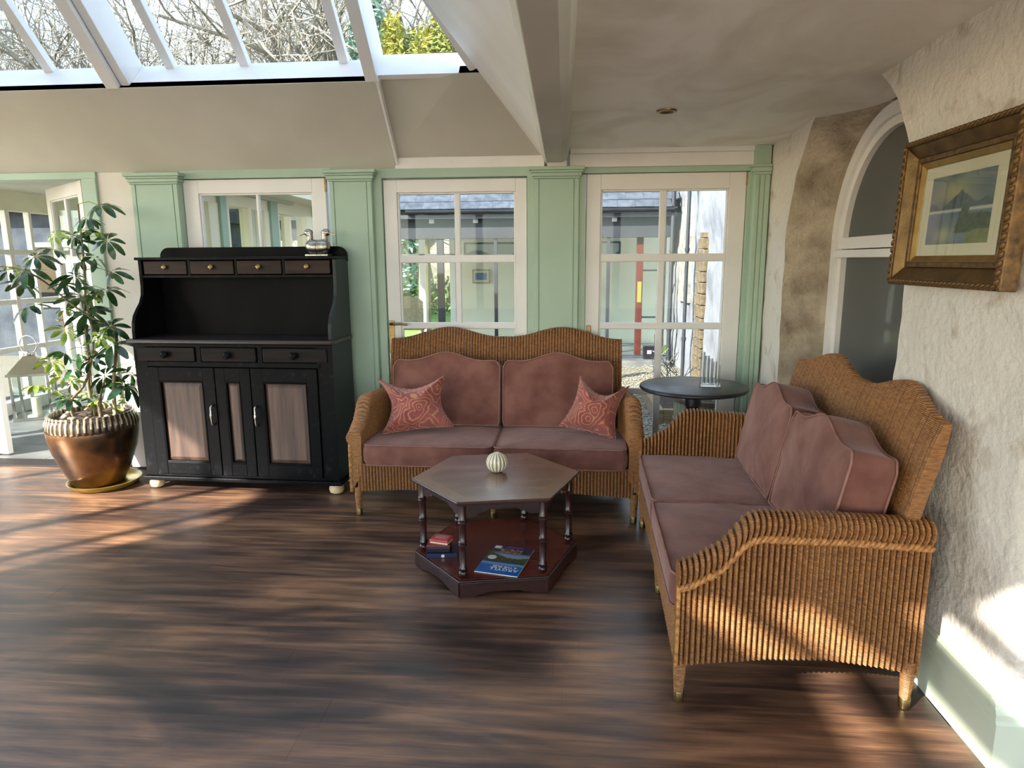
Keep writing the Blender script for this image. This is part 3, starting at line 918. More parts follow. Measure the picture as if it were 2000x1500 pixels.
ROWS = [(1.488, 1.874), (1.047, 1.438), (0.612, 1.004), (0.172, 0.572)]
d1 = glazed_door(1, -2.522, -1.556, 1.985, [(-2.408, -2.033), (-2.012, -1.658)], [(1.49, 1.885), (1.047, 1.44), (0.612, 1.004), (0.172, 0.572)], 'white glazed door behind the black dresser')
bx('hinge', (-1.56, 4.374, 1.90), (-1.545, 4.386, 1.98), M['brass'], d1, bevel=0.002)
d2 = glazed_door(2, -1.174, -0.243, 1.965, [(-1.074, -0.713), (-0.676, -0.327)], ROWS, 'white glazed door with brass lever behind the facing sofa')
door_handle(d2, -1.150, 1.01, 4.385)
d3 = glazed_door(3, 0.135, 1.122, 1.982, [(0.238, 0.596), (0.640, 1.007)], ROWS, 'white glazed door behind the round black table')
h3 = bx('escutcheon', (0.146, 4.378, 0.90), (0.176, 4.388, 1.03), M['brass'], d3, bevel=0.003)
B().tube([(0, -0.004, 0.02), (0, -0.03, 0.02), (0, -0.034, -0.01), (0.004, -0.03, -0.045)], [0.007, 0.006, 0.006, 0.004], 8).obj('latch', M['brass'], h3, smooth=True)
bx('hinge', (1.118, 4.372, 1.90), (1.132, 4.386, 1.985), M['brass'], d3, bevel=0.002)
struct(bx('trim_7', (-4.62, 4.36, -0.01), (1.15, 4.52, 0.010), M['subfloor'], None, bevel=0.003), 'dark threshold under the far doors')
# french doors of the left doorway, both standing open into the porch
d4 = glazed_door(4, 0.0, 0.86, 2.0, [(0.10, 0.40), (0.44, 0.76)], [(1.50, 1.90), (1.05, 1.45), (0.62, 1.01), (0.19, 0.58)], 'open white french door leaf behind the pot plant', y=0, parent_loc=(-3.215, 4.44, 0.0), rotz=math.radians(142))
hd = bx('handle_plate', (0.80, -0.004, 0.86), (0.835, 0.008, 1.08), M['brass'], d4, bevel=0.003)
bx('handle_plate', (0.80, 0.048, 0.86), (0.835, 0.056, 1.08), M['brass'], d4, bevel=0.003)
B().tube([(0.815, 0.05, 1.02), (0.815, 0.095, 1.02), (0.77, 0.10, 1.02), (0.71, 0.10, 1.018)], 0.008, 8).obj('lever', M['brass'], d4, smooth=True)
d5 = glazed_door(5, 0.0, 0.80, 2.0, [(0.10, 0.38), (0.42, 0.70)], [(1.50, 1.90), (1.05, 1.45), (0.62, 1.01), (0.19, 0.58)], 'open white french door leaf at the left edge', y=0, parent_loc=(-4.235, 4.66, 0.0), rotz=math.radians(172))

# ------------------------------------------------------------------ wicker sofas
def outline_cushion(pts, h, bulge, rings=7, boxed=True, seed=0, wr=0.004, edge_r=0.012):
    """solid of a cushion lying in XY: pts closed outline, h thickness; returns builder"""
    n = len(pts)
    cx = sum(p[0] for p in pts) / n
    cy = sum(p[1] for p in pts) / n
    b = B()
    def pt(i, s, z):
        x, y = cx + (pts[i][0] - cx) * s, cy + (pts[i][1] - cy) * s
        q = Vector((x * 7 + seed, y * 7, z * 9))
        k = wr * noise.noise(q) + wr * 0.5 * noise.noise(q * 2.7)
        return x, y, z, k
    levels = []
    if boxed:
        for k in range(rings):                      # underside, centre to rim
            s = 0.02 + 0.98 * (k / (rings - 1)) ** 0.7
            levels.append((s, -h / 2 - bulge * (1 - s ** 2.2)))
        levels[-1] = (0.985, -h / 2 + 0.0)
        for k in range(1, 6):                       # boxing, bowed a little
            t = k / 6
            levels.append((1.0 + 0.016 * math.sin(math.pi * t), -h / 2 + h * t))
        levels.append((0.985, h / 2))
        for k in range(rings - 2, -1, -1):
            s = 0.02 + 0.98 * (k / (rings - 1)) ** 0.7
            levels.append((s, h / 2 + bulge * (1 - s ** 2.2)))
    else:
        ss = [0.02, 0.15, 0.3, 0.45, 0.6, 0.72, 0.83, 0.91, 0.97, 1.0]
        for s in ss:
            levels.append((s, -h / 2 * (1 - s ** 2.6) ** 0.75))
        for s in ss[-2::-1]:
            levels.append((s, h / 2 * (1 - s ** 2.6) ** 0.75))
    for s, z in levels:
        for i in range(n):
            x, y, zz, k = pt(i, s, z)
            b.v.append((x, y, zz + k * (1 if abs(z) > 0.01 else 0.3)))
    L = len(levels)
    for j in range(L - 1):
        for i in range(n):
            k = (i + 1) % n
            b.f.append((j * n + i, j * n + k, (j + 1) * n + k, (j + 1) * n + i))
    b.f.append(tuple(range(n))[::-1])
    b.f.append(tuple((L - 1) * n + i for i in range(n)))
    return b

def resample(pts, n):
    P = [Vector((*p, 0)) for p in pts]
    P.append(P[0])
    d = [0]
    for a, c in zip(P, P[1:]):
        d.append(d[-1] + (c - a).length)
    out = []
    for k in range(n):
        t = d[-1] * k / n
        for i in range(len(P) - 1):
            if d[i + 1] >= t:
                f = (t - d[i]) / max(1e-9, d[i + 1] - d[i])
                q = P[i].lerp(P[i + 1], f)
                out.append((q.x, q.y))
                break
    return out

def round_rect(x0, x1, y0, y1, r, n=96):
    pts = []
    for cx, cy, a0 in ((x1 - r, y0 + r, -90), (x1 - r, y1 - r, 0), (x0 + r, y1 - r, 90), (x0 + r, y0 + r, 180)):
        for k in range(7):
            a = math.radians(a0 + 90 * k / 6)
            pts.append((cx + r * math.cos(a), cy + r * math.sin(a)))
    return resample(pts, n)

RIB = 0.0185
ARM_TOP = [(0.0, 0.492), (0.04, 0.505), (0.08, 0.528), (0.13, 0.556), (0.17, 0.600), (0.20, 0.640), (0.23, 0.662), (0.27, 0.668), (0.5, 0.658), (0.80, 0.642)]
ARM_BOT = [(0.0, 0.142), (0.1, 0.158), (0.3, 0.176), (0.5, 0.174), (0.7, 0.146), (0.80, 0.126)]

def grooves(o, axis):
    o.data.materials.append(M['wicker_groove_shade'])
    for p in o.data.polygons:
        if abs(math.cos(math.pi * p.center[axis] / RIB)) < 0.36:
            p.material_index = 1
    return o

def sofa(label, W, loc, rotz, depth):
    """front edge at y = 0, facing -y; W: width over the front legs"""
    t = thing('wicker_sofa', label, 'sofa', loc, rotz)
    hw = W / 2
    A = 0.0058                                         # depth of the ribs
    # arms, each a woven shell with a rolled top
    for s in (-1, 1):
        def xc(yy):                                    # arms draw in a little towards the back
            return s * (hw - 0.012 - 0.05 * sm(yy / 0.8) )
        N = int(0.80 / RIB * 8) 
        prof_n = 26
        def arm(i, j, s=s):
            yy = 0.80 * i / N
            zt, zb = interp(ARM_TOP, yy), interp(ARM_BOT, yy)
            c = A * (2.6 * abs(math.cos(math.pi * yy / RIB)) - 1.3)
            # cross-section points (outward offset, z)
            pr = [(0.026, zb), (0.027, zb + 0.03)]
            for k in range(1, 8):
                pr.append((0.027, zb + (zt - 0.085 - zb) * k / 8))
            pr += [(0.027, zt - 0.085), (0.031, zt - 0.065), (0.043, zt - 0.045), (0.046, zt - 0.025), (0.038, zt - 0.008), (0.02, zt), (0.0, zt + 0.003), (-0.018, zt - 0.004), (-0.028, zt - 0.022), (-0.028, zt - 0.05)]
            for k in range(1, 8):
                pr.append((-0.026, zt - 0.05 - (zt - 0.05 - 0.26) * k / 7))
            o, z = pr[j]
            nrm = 1 if o > 0.01 else (-1 if o < -0.01 else 0)
            dz = c if abs(o) <= 0.03 and z > zt - 0.03 else 0
            return (xc(yy) + s * (o + nrm * c), yy, z + dz)
        b = B().grid(arm, N + 1, prof_n)
        # closed front end
        n0 = len(b.v)
        ring = [arm(0, j) for j in range(prof_n)]
        b.v += [tuple(p) for p in ring]
        b.f.append(tuple(n0 + j for j in range(prof_n)))
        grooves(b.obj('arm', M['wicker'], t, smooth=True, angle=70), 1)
        # plaited edging under the roll and down the front edge
        pts = []
        for k in range(12):
            z = 0.145 + (0.415 - 0.145) * k / 11
            pts.append((xc(0) + s * 0.032, 0.002 + 0.010 * 0, z))
        for k in range(1, 60):
            yy = 0.80 * k / 59
            pts.append((xc(yy) + s * 0.033, yy, interp(ARM_TOP, yy) - 0.078))
        pts = [Vector(p) for p in pts]
        for ph in (0.0, math.pi):
            fine = catmull(pts, 4)
            tw = []
            for k, p in enumerate(fine):
                a = k * 0.62 + ph
                tw.append(p + Vector((s * 0.005 * math.cos(a), 0.0, 0.007 * math.sin(a))))
            B().tube(tw, 0.0075, 6).obj('braid', M['braid'], t, smooth=True, angle=180)
    # front apron
    N = int((W - 0.03) / RIB * 8) 
    def apron(i, j):
        x = -hw + 0.015 + (W - 0.03) * i / N
        zb = 0.146 + 0.030 * (1 - (2 * x / W) ** 2)
        z = zb + (0.315 - zb) * j / 5
        return (x, 0.004 + A * (1.3 - 2.6 * abs(math.cos(math.pi * x / RIB))), z)
    b = B().grid(apron, N + 1, 6)
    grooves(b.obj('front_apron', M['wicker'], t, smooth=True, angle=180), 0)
    bx('seat_deck', (-hw + 0.09, 0.02, 0.22), (hw - 0.09, 0.76, 0.30), M['wicker'], t, bevel=0.006)
    # back: leaning woven shell with two humps
    def back(i, j):
        u = i / NB * 2 - 1
        def ztop(u):
            a = abs(u)
            return 0.945 + 0.070 * (0.5 - 0.5 * math.cos(2 * math.pi * min(1, a))) ** 1.2 + 0.012 * (1 - a) ** 3 
        zt = ztop(u)
        K = 10
        seq = [(0, k / K) for k in range(K + 1)] + [(1, 1 - k / K) for k in range(K + 1)]
        side, v = seq[j]
        z0 = 0.24 if side == 0 else 0.125
        z = z0 + (zt - z0) * v
        wz = sm((z - 0.3) / 0.7)
        x = u * (hw - 0.052)
        lean = 0.735 + 0.11 * max(0, (z - 0.45) / 0.5) ** 1.25
        yy = lean - 0.03 * (abs(u) ** 3)
        th = 0.022 * (1 if v < 0.98 else 0.55)
        c = 0.45 * A * (2.6 * abs(math.cos(math.pi * u * (hw - 0.052) / RIB)) - 1.3)
        yy += (-th - c) if side == 0 else (th + c + (0.02 if z < 0.5 else 0.0) * 0)
        if v > 0.98: z += 0.008 + c * 0.5
        return (x, yy, z)
    NB = int(W / RIB * 8) 
    b = B().grid(back, NB + 1, 22)
    for e in (0, NB):
        n0 = len(b.v)
        b.v += [tuple(back(e, j)) for j in range(22)]
        b.f.append(tuple(n0 + j for j in range(22)) if e else tuple(n0 + j for j in range(22))[::-1])
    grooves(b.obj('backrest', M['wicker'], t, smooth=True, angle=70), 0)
    # legs
    for x, yy in ((-hw + 0.012, 0.02), (hw - 0.012, 0.02), (0.0, 0.03), (-hw + 0.05, 0.775), (hw - 0.05, 0.775)):
        lg = B().lathe([(0.016, 0.03), (0.018, 0.06), (0.0215, 0.11), (0.0235, 0.17)], 14, rib=lambda a, r, z: r + 0.0009 * math.cos(6 * a)).obj('leg', M['wicker'], t, smooth=True)
        lg.location = (x, yy, 0)
        fe = B().lathe([(0.0165, 0.0), (0.0185, 0.002), (0.0195, 0.036), (0.0185, 0.038)], 14).obj('ferrule', M['brass'], lg, smooth=True)
    # seat cushions
    iw = hw - 0.058
    for s in (-1, 1):
        x0, x1 = (-iw, -0.004) if s < 0 else (0.004, iw)
        pts = round_rect(x0, x1, -0.010, 0.665, 0.03)
        c = outline_cushion(pts, 0.118, 0.014, seed=3 + s)
        o = c.obj('seat_cushion', M['cushion'], t, smooth=True, angle=50)
        o.location = (0, 0, 0.366)
        for z in (-0.058, 0.059):
            B().tube([(p[0], p[1], z) for p in pts], 0.0045, 6, closed=True).obj('piping', M['piping'], o, smooth=True, angle=180)
    # back cushions, hump-topped, leaning on the backrest
    for s in (-1, 1):
        bw = hw - 0.118
        x0, x1 = (-bw, -0.012) if s < 0 else (0.012, bw)
        mid, half = (x0 + x1) / 2, (x1 - x0) / 2
        raw = []
        for k in range(30):
            u = k / 29 * 2 - 1
            raw.append((mid + half * u, 0.400 + 0.050 * (math.exp(-(u / 0.48) ** 2)) + 0.006 * math.cos(6 * u)))
        raw = [(x0 + 0.006, 0.0), (x0, 0.03), (x0 - 0.002, 0.365)] + raw[1:-1] + [(x1 + 0.002, 0.365), (x1, 0.03), (x1 - 0.006, 0.0)]
        raw = raw[::-1]
        pts = resample(raw, 110)
        c = outline_cushion(pts, 0.150, 0.020, seed=13 + 5 * s, wr=0.006)
        o = c.obj('back_cushion', M['cushion'], t, smooth=True, angle=50)
        o.rotation_euler = (math.radians(78), 0, 0)
        o.location = (0, 0.560, 0.430)
        for z in (-0.074, 0.075):
            B().tube([(p[0], p[1], z) for p in pts], 0.0048, 6, closed=True).obj('piping', M['piping'], o, smooth=True, angle=180)
    t.scale = (1, depth, 1)
    return t

sofa('golden wicker two-seat sofa facing the viewer in front of the glazed doors', 1.60, (-0.392, 3.568, 0), math.radians(-1.0), 0.87)
sofa('golden wicker two-seat sofa seen side-on along the rough plaster wall', 1.50, (0.396, 2.775, 0), math.radians(-90 - 1.9), 0.968)

# throw pillows
def throw_pillow(label, corners, dips, depth, loc, rot, seed):
    raw = []
    for k in range(4):
        a, c = Vector((*corners[k], 0)), Vector((*corners[(k + 1) % 4], 0))
        nrm = (c - a).normalized()
        inward = Vector((-nrm.y, nrm.x, 0))
        for i in range(12):
            f = i / 12
            p = a.lerp(c, f) + inward * dips[k] * math.sin(math.pi * f)
            raw.append((p.x, p.y))
    pts = resample(raw, 88)
    b = outline_cushion(pts, depth, 0, boxed=False, seed=seed, wr=0.012)
    t = thing('throw_pillow', label, 'cushion', loc)
    t.rotation_euler = rot
    o = b.obj('pillow_body', M['paisley'], t, smooth=True, angle=180)
    B().tube([(p[0], p[1], 0) for p in pts], 0.004, 6, closed=True).obj('piping', M['paisley'], t, smooth=True, angle=180)
    return t
throw_pillow('red paisley throw pillow leaning on the left arm of the facing sofa',
             [(-0.205, -0.175), (0.225, -0.130), (0.165, 0.175), (-0.240, 0.160)], [0.01, 0.055, 0.075, 0.075], 0.17, (-0.875, 3.84, 0.605), (math.radians(74), 0, math.radians(4)), 2)
throw_pillow('red paisley throw pillow with a flopped corner on the right side of the facing sofa',
             [(-0.185, -0.115), (0.150, -0.185), (0.215, 0.135), (-0.075, 0.185)], [0.01, 0.04, 0.09, 0.03], 0.18, (0.165, 3.84, 0.600), (math.radians(74), 0, math.radians(-8)), 9)

# ------------------------------------------------------------------ black dresser
dr = thing('dresser', 'tall black painted dresser with brown panelled doors and small top drawers', 'dresser', (-2.056, 3.945, 0), math.radians(-2.4))
dr.scale = (1.035, 1, 1.008)
HWD, DD = 0.632, 0.335
bx('base_moulding', (-HWD - 0.018, -0.018, 0.060), (HWD + 0.018, DD, 0.086), M['black_scuff'], dr, bevel=0.006)
for x, yy in ((-0.585, 0.03), (0.60, 0.03), (-0.585, 0.28), (0.60, 0.28)):
    f = B().lathe([(0.024, 0.0), (0.040, 0.010), (0.046, 0.030), (0.042, 0.050), (0.030, 0.062)], 20).obj('bun_foot', M['pale_wood'], dr, smooth=True)
    f.location = (x, yy, 0)
bx('side_panel', (-HWD, 0.0, 0.086), (-HWD + 0.025, DD, 0.945), M['black_side'], dr, bevel=0.003)
bx('side_panel', (HWD - 0.025, 0.0, 0.086), (HWD, DD, 0.945), M['black_side'], dr, bevel=0.003)
bx('back_panel', (-HWD + 0.02, DD - 0.015, 0.086), (HWD - 0.02, DD - 0.002, 0.945), M['black_paint'], dr, bevel=0)
bx('carcass', (-HWD + 0.02, 0.022, 0.09), (HWD - 0.02, DD - 0.02, 0.94), M['black_paint'], dr, bevel=0)
bx('frame_stile', (-HWD + 0.002, -0.002, 0.088), (-0.548, 0.03, 0.944), M['black_scuff'], dr, bevel=0.003)
bx('frame_stile', (0.535, -0.002, 0.088), (HWD - 0.002, 0.03, 0.944), M['black_scuff'], dr, bevel=0.003)
bx('frame_rail', (-0.56, -0.002, 0.800), (0.56, 0.03, 0.832), M['black_scuff'], dr, bevel=0.003)
bx('frame_rail', (-0.56, -0.002, 0.925), (0.56, 0.03, 0.945), M['black_scuff'], dr, bevel=0.003)
bx('frame_rail', (-0.56, -0.002, 0.086), (0.56, 0.03, 0.104), M['black_scuff'], dr, bevel=0.003)
for x0, x1 in ((-0.225, -0.195), (0.165, 0.195)):
    bx('frame_stile', (x0, -0.002, 0.83), (x1, 0.03, 0.93), M['black_scuff'], dr, bevel=0.003)
def knob(parent, mt, loc, r, seg=18):
    k = B().lathe([(r * 0.45, 0.0), (r * 0.4, r * 0.35), (r * 0.95, r * 0.7), (r, r * 0.95), (r * 0.75, r * 1.25), (r * 0.3, r * 1.35)], seg).obj('knob', M[mt], parent, smooth=True)
    k.rotation_euler = (math.radians(90), 0, 0)
    k.location = loc
    return k
for x0, x1 in ((-0.605, -0.232), (-0.188, 0.158), (0.202, 0.600)):
    d = bx('drawer', (x0, -0.010, 0.836), (x1, 0.2, 0.922), M['drawer_black'], dr, bevel=0.005)
    knob(d, 'black_paint', (0, -0.105, 0.0), 0.024)
def raised_panel(name, x0, x1, z0, z1, y, mt, parent, bev=0.024):
    b = B()
    o = [(x0, y, z0), (x1, y, z0), (x1, y, z1), (x0, y, z1)]
    i = [(x0 + bev, y - 0.012, z0 + bev), (x1 - bev, y - 0.012, z0 + bev), (x1 - bev, y - 0.012, z1 - bev), (x0 + bev, y - 0.012, z1 - bev)]
    k = [(p[0], y + 0.02, p[2]) for p in o]
    b.v += o + i + k
    b.f += [(4, 5, 6, 7), (0, 1, 5, 4), (1, 2, 6, 5), (2, 3, 7, 6), (3, 0, 4, 7), (8, 9, 1, 0), (9, 10, 2, 1), (10, 11, 3, 2), (11, 8, 0, 3)]
    return b.obj(name, M[mt], parent, bevel=0.0015)
def panel_door(name, x0, x1, px0, px1, handle=None):
    z0, z1, pz0, pz1 = 0.106, 0.797, 0.185, 0.712
    d = bpy.data.objects.new(name, None)
    d.empty_display_size = 0.02
    col.objects.link(d)
    d.parent = dr
    for a, c, e, f in ((x0, px0 - 0.0, z0, z1), (px1, x1, z0, z1), (px0, px1, z0, pz0), (px0, px1, pz1, z1)):
        nm = 'door_stile' if (e, f) == (z0, z1) else 'door_rail'
        bx(nm, (a, -0.012, e), (c, 0.02, f), M['black_scuff'], d, bevel=0.003)
    bx('panel_bead', (px0, -0.014, pz0), (px0 + 0.010, 0.0, pz1), M['black_paint'], d, bevel=0.004)
    bx('panel_bead', (px1 - 0.010, -0.014, pz0), (px1, 0.0, pz1), M['black_paint'], d, bevel=0.004)
    bx('panel_bead', (px0, -0.014, pz0), (px1, 0.0, pz0 + 0.010), M['black_scuff'], d, bevel=0.004)
    bx('panel_bead', (px0, -0.014, pz1 - 0.010), (px1, 0.0, pz1), M['black_paint'], d, bevel=0.004)
    raised_panel('raised_panel', px0 + 0.008, px1 - 0.008, pz0 + 0.008, pz1 - 0.008, 0.006, 'brown_panel', d, bev=min(0.026, (px1 - px0) * 0.2))
    if handle is not None:
        hx, hz = handle
        h = B().tube(catmull([(hx, -0.014, hz + 0.062), (hx, -0.036, hz + 0.050), (hx + 0.004, -0.046, hz), (hx, -0.036, hz - 0.050), (hx, -0.014, hz - 0.062)], 6),
                     [0.008] * 6 + [0.006] * 5 + [0.009] * 3 + [0.006] * 5 + [0.008] * 6, 10).obj('door_handle', M['pewter'], d, smooth=True)
    return d
panel_door('cupboard_door', -0.544, -0.116, -0.475, -0.190, (-0.140, 0.50))
panel_door('fixed_panel', -0.110, 0.112, -0.048, 0.048)
panel_door('cupboard_door', 0.118, 0.532, 0.190, 0.468, (0.142, 0.50))
B().prism([(-0.03, 0.962), (-0.026, 0.950), (-0.012, 0.945), (DD, 0.945), (DD, 0.972), (-0.026, 0.972)], 'x', -HWD - 0.024, HWD + 0.006).obj('worktop', M['counter'], dr, bevel=0.003)
sp = [(0.004, 0.972), (0.004, 1.02), (0.010, 1.07), (0.028, 1.115), (0.062, 1.155), (0.098, 1.190), (0.122, 1.235), (0.130, 1.29), (0.130, 1.455), (DD, 1.455), (DD, 0.972)]
for x0 in (-HWD, HWD - 0.022):
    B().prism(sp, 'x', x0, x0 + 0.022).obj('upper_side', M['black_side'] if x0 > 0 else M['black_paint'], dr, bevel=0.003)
bx('upper_back', (-HWD + 0.02, DD - 0.014, 0.972), (HWD - 0.02, DD, 1.46), M['black_paint'], dr, bevel=0)
cr = [(-0.605, 1.44)] + [(-0.545 + 0.06 * math.cos(a), 1.475 + 0.06 * math.sin(a)) for a in [math.pi - k * math.pi / 16 for k in range(9)]] + \
     [(0.575 + 0.06 * math.cos(a), 1.475 + 0.06 * math.sin(a)) for a in [math.pi / 2 - k * math.pi / 16 for k in range(9)]] + [(0.635, 1.44)]
B().prism(cr, 'y', DD - 0.018, DD + 0.002).obj('crest_board', M['black_paint'], dr, bevel=0.003)
bx('top_board', (-HWD - 0.012, 0.112, 1.455), (HWD + 0.004, DD - 0.01, 1.472), M['black_scuff'], dr, bevel=0.004)
bx('drawer_shelf', (-HWD + 0.02, 0.134, 1.345), (HWD - 0.02, DD, 1.362), M['black_scuff'], dr, bevel=0.003)
dw = (2 * HWD - 0.05) / 4
for k in range(4):
    x0 = -HWD + 0.025 + k * dw
    if k:
        bx('drawer_divider', (x0 - 0.008, 0.134, 1.36), (x0 + 0.008, 0.3, 1.456), M['black_scuff'], dr, bevel=0.002)
    d = bx('small_drawer', (x0 + 0.012, 0.128, 1.367), (x0 + dw - 0.012, 0.3, 1.449), M['drawer_brown'], dr, bevel=0.004)
    knob(d, 'brass', (0, -0.086, 0.002), 0.016)

# silver ducks
def duck(label, loc, rotz, up_tail=0.0):
    t = thing('duck_bookend', label, 'ornament', loc, rotz, None)
    # body along +x (breast), flat cut back at x = 0
    b = B()
    def body(i, j):
        a = 2 * math.pi * i / 24
        u = j / 10
        x = 0.078 * u
        prof = math.sqrt(max(0, 1 - (max(0, u - 0.35) / 0.66) ** 2))
        ry, rz = 0.042 * prof, 0.047 * prof
        zc = 0.056 + 0.006 * u
        return (x, ry * math.cos(a), zc + rz * math.sin(a))
    b.grid(body, 24, 11, wrap_u=True)
    b.f.append(tuple(range(24)))
    b.obj('body', M['pewter'], t, smooth=True, angle=60)
    bx('foot_plate', (0.0, -0.034, 0.0), (0.072, 0.034, 0.014), M['pewter'], t, bevel=0.003)
    B().tube(catmull([(0.040, 0, 0.080), (0.045, 0, 0.105), (0.046, 0, 0.125), (0.050, 0, 0.142)], 4), [0.030, 0.027, 0.024, 0.021, 0.0195, 0.019, 0.019, 0.019, 0.0195, 0.020, 0.021, 0.021, 0.020], 14).obj('neck', M['pewter'], t, smooth=True)
    h = B()
    def head(i, j):
        a, p = 2 * math.pi * i / 18, math.pi * j / 12
        return (0.054 + 0.029 * math.cos(p), 0.021 * math.sin(p) * math.cos(a), 0.146 + 0.023 * math.sin(p) * math.sin(a))
    h.grid(head, 18, 13, wrap_u=True).obj('head', M['pewter'], t, smooth=True)
    B().tube([(0.076, 0, 0.143), (0.094, 0, 0.137), (0.112, 0, 0.131), (0.120, 0, 0.130)], [0.012, 0.009, 0.008, 0.004], 10, flat=0.5).obj('bill', M['pewter'], t, smooth=True)
    for s in (-1, 1):
        e = B().lathe([(0.0008, -0.003), (0.003, -0.0015), (0.003, 0.0015), (0.0008, 0.003)], 8).obj('eye', M['inner_ring'], t, smooth=True)
        e.location = (0.064, s * 0.0185, 0.151)
    return t
duck('silver duck bookend facing left on the dresser top', (-1.548, 4.165, 1.484), math.radians(180))
duck('silver duck bookend facing right on the dresser top, over the corner', (-1.543, 4.165, 1.484), math.radians(-4))

# ------------------------------------------------------------------ hexagonal coffee table
ct = thing('coffee_table', 'dark hexagonal two-tier coffee table with turned legs', 'table', (-0.318, 3.045, 0), math.radians(11.0))
def hexa(r):
    return [(r * math.cos(math.radians(60 * k)), r * math.sin(math.radians(60 * k))) for k in range(6)]
RT = 0.405
B().prism(hexa(RT - 0.012), 'z', 0.418, 0.426).obj('top_moulding', M['mahogany'], ct, bevel=0.003)
B().prism(hexa(RT), 'z', 0.426, 0.440).obj('top_edge', M['mahogany'], ct, bevel=0.004)
B().prism(hexa(RT - 0.075), 'z', 0.4300, 0.4412).obj('top_panel', M['mahogany_top'], ct)
o_, i_ = hexa(RT - 0.006), hexa(RT - 0.076)
for k in range(6):
    q = [o_[k], o_[(k + 1) % 6], i_[(k + 1) % 6], i_[k]]
    B().prism(q, 'z', 0.430, 0.4411).obj('top_border', M['mahogany_band'], ct, bevel=0.0006)
leg_prof = [(0.019, 0.086), (0.022, 0.090), (0.022, 0.104), (0.017, 0.110), (0.021, 0.116), (0.021, 0.124), (0.0155, 0.132), (0.0165, 0.20), (0.0175, 0.225), (0.021, 0.230), (0.0165, 0.236), (0.021, 0.243), (0.0165, 0.25), (0.0165, 0.325), (0.021, 0.332), (0.017, 0.339), (0.021, 0.346), (0.018, 0.352), (0.018, 0.42)]
lgm = B().lathe(leg_prof, 14).mesh('leg', True, 50)
lgm.materials.append(M['mahogany'])
for k, (x, yy) in enumerate(hexa(0.355)):
    o = bpy.data.objects.new('leg', lgm)
    col.objects.link(o)
    o.parent = ct
    o.location = (x, yy, 0)
ap = hexa(0.352)
for k in range(6):
    a, c = Vector((*ap[k], 0)), Vector((*ap[(k + 1) % 6], 0))
    d = (c - a).normalized()
    nr = Vector((d.y, -d.x, 0))
    L = (c - a).length
    # apron with a stepped lower edge
    for nm, zt, zb, cut in (('apron', 0.420, 0.360, 0.028), ('plinth_side', 0.066, 0.0, 0.020)):
        base = a if nm == 'apron' else Vector((*hexa(0.392)[k], 0))
        end = c if nm == 'apron' else Vector((*hexa(0.392)[(k + 1) % 6], 0))
        LL = (end - base).length
        pr = [(0, zt), (0, zb), (0.16 * LL, zb), (0.22 * LL, zb + cut * 0.5), (0.27 * LL, zb + cut * 0.55), (0.32 * LL, zb + cut), (0.68 * LL, zb + cut), (0.73 * LL, zb + cut * 0.55), (0.78 * LL, zb + cut * 0.5), (0.84 * LL, zb), (LL, zb), (LL, zt)]
        b = B()
        n = len(pr)
        for off_ in (-0.007, 0.007):
            b.v += [tuple(base + d * u + nr * off_ + Vector((0, 0, z))) for u, z in pr]
        b.f += [tuple(range(n)), tuple(range(n, 2 * n))[::-1]] + [(i, n + i, n + (i + 1) % n, (i + 1) % n) for i in range(n)]
        b.obj(nm, M['mahogany'], ct, bevel=0.0012)
B().prism(hexa(0.400), 'z', 0.066, 0.076).obj('shelf_edge', M['mahogany'], ct, bevel=0.003)
B().prism(hexa(0.385), 'z', 0.070, 0.0775).obj('shelf', M['mahogany_red'], ct)

# ribbed striped tealight holder
th = thing('ribbed_candle_holder', 'round ribbed cream and olive candle holder on the coffee table', 'candle holder', (-0.319, 3.085, 0.4415))
def holder(i, j, n=150, m_=18):
    a = 2 * math.pi * i / n
    p = math.radians(16 + (162 - 16) * j / (m_ - 1))
    k = 0.5 + 0.5 * math.cos(15 * a)
    r = 0.0515 * math.sin(p) * (0.93 + 0.07 * k)
    return (r * math.cos(a), r * math.sin(a), 0.049 - 0.050 * math.cos(p))
b = B().grid(holder, 150, 18, wrap_u=True)
b.f.append(tuple(range(150))[::-1])
ho = b.obj('bowl', M['stripe_light'], th, smooth=True, angle=180)
ho.data.materials.append(M['stripe_dark'])
for p in ho.data.polygons:
    c = p.center
    if math.cos(15 * math.atan2(c.y, c.x)) < -0.25:
        p.material_index = 1
B().lathe([(0.001, 0.090), (0.0165, 0.090), (0.0165, 0.0955), (0.013, 0.0975), (0.001, 0.094)], 30).obj('candle_cup', M['candle'], th, smooth=True)

# tins and a small book on the lower shelf
tb = thing('notebook', 'small navy notebook at the bottom of the pile on the lower shelf', 'book', (-0.570, 2.945, 0.0776), math.radians(8))
bx('cover', (-0.072, -0.052, 0.0), (0.072, 0.052, 0.003), M['navy'], tb, bevel=0.001)
bx('pages', (-0.068, -0.049, 0.003), (0.070, 0.049, 0.016), M['paper'], tb, bevel=0.001)
bx('cover', (-0.072, -0.052, 0.016), (0.072, 0.052, 0.020), M['navy'], tb, bevel=0.001)
bx('spine', (-0.072, -0.0535, 0.0), (0.072, -0.050, 0.020), M['navy'], tb, bevel=0.001)
sp_ = B().lathe([(0.0005, 0), (0.008, 0), (0.008, 0.001), (0.0005, 0.001)], 18).obj('white_spot', M['paper'], tb)
sp_.rotation_euler = (math.radians(90), 0, 0)
sp_.location = (0.004, -0.0535, 0.010)
tk = thing('black_tin', 'black tin with maroon lid in the middle of the pile on the lower shelf', 'tin', (-0.585, 2.948, 0.0976), math.radians(4))
bx('tin_body', (-0.056, -0.042, 0.0), (0.056, 0.042, 0.026), M['tin_black'], tk, bevel=0.004)
bx('lid', (-0.057, -0.043, 0.026), (0.057, 0.043, 0.036), M['tin_maroon'], tk, bevel=0.004)
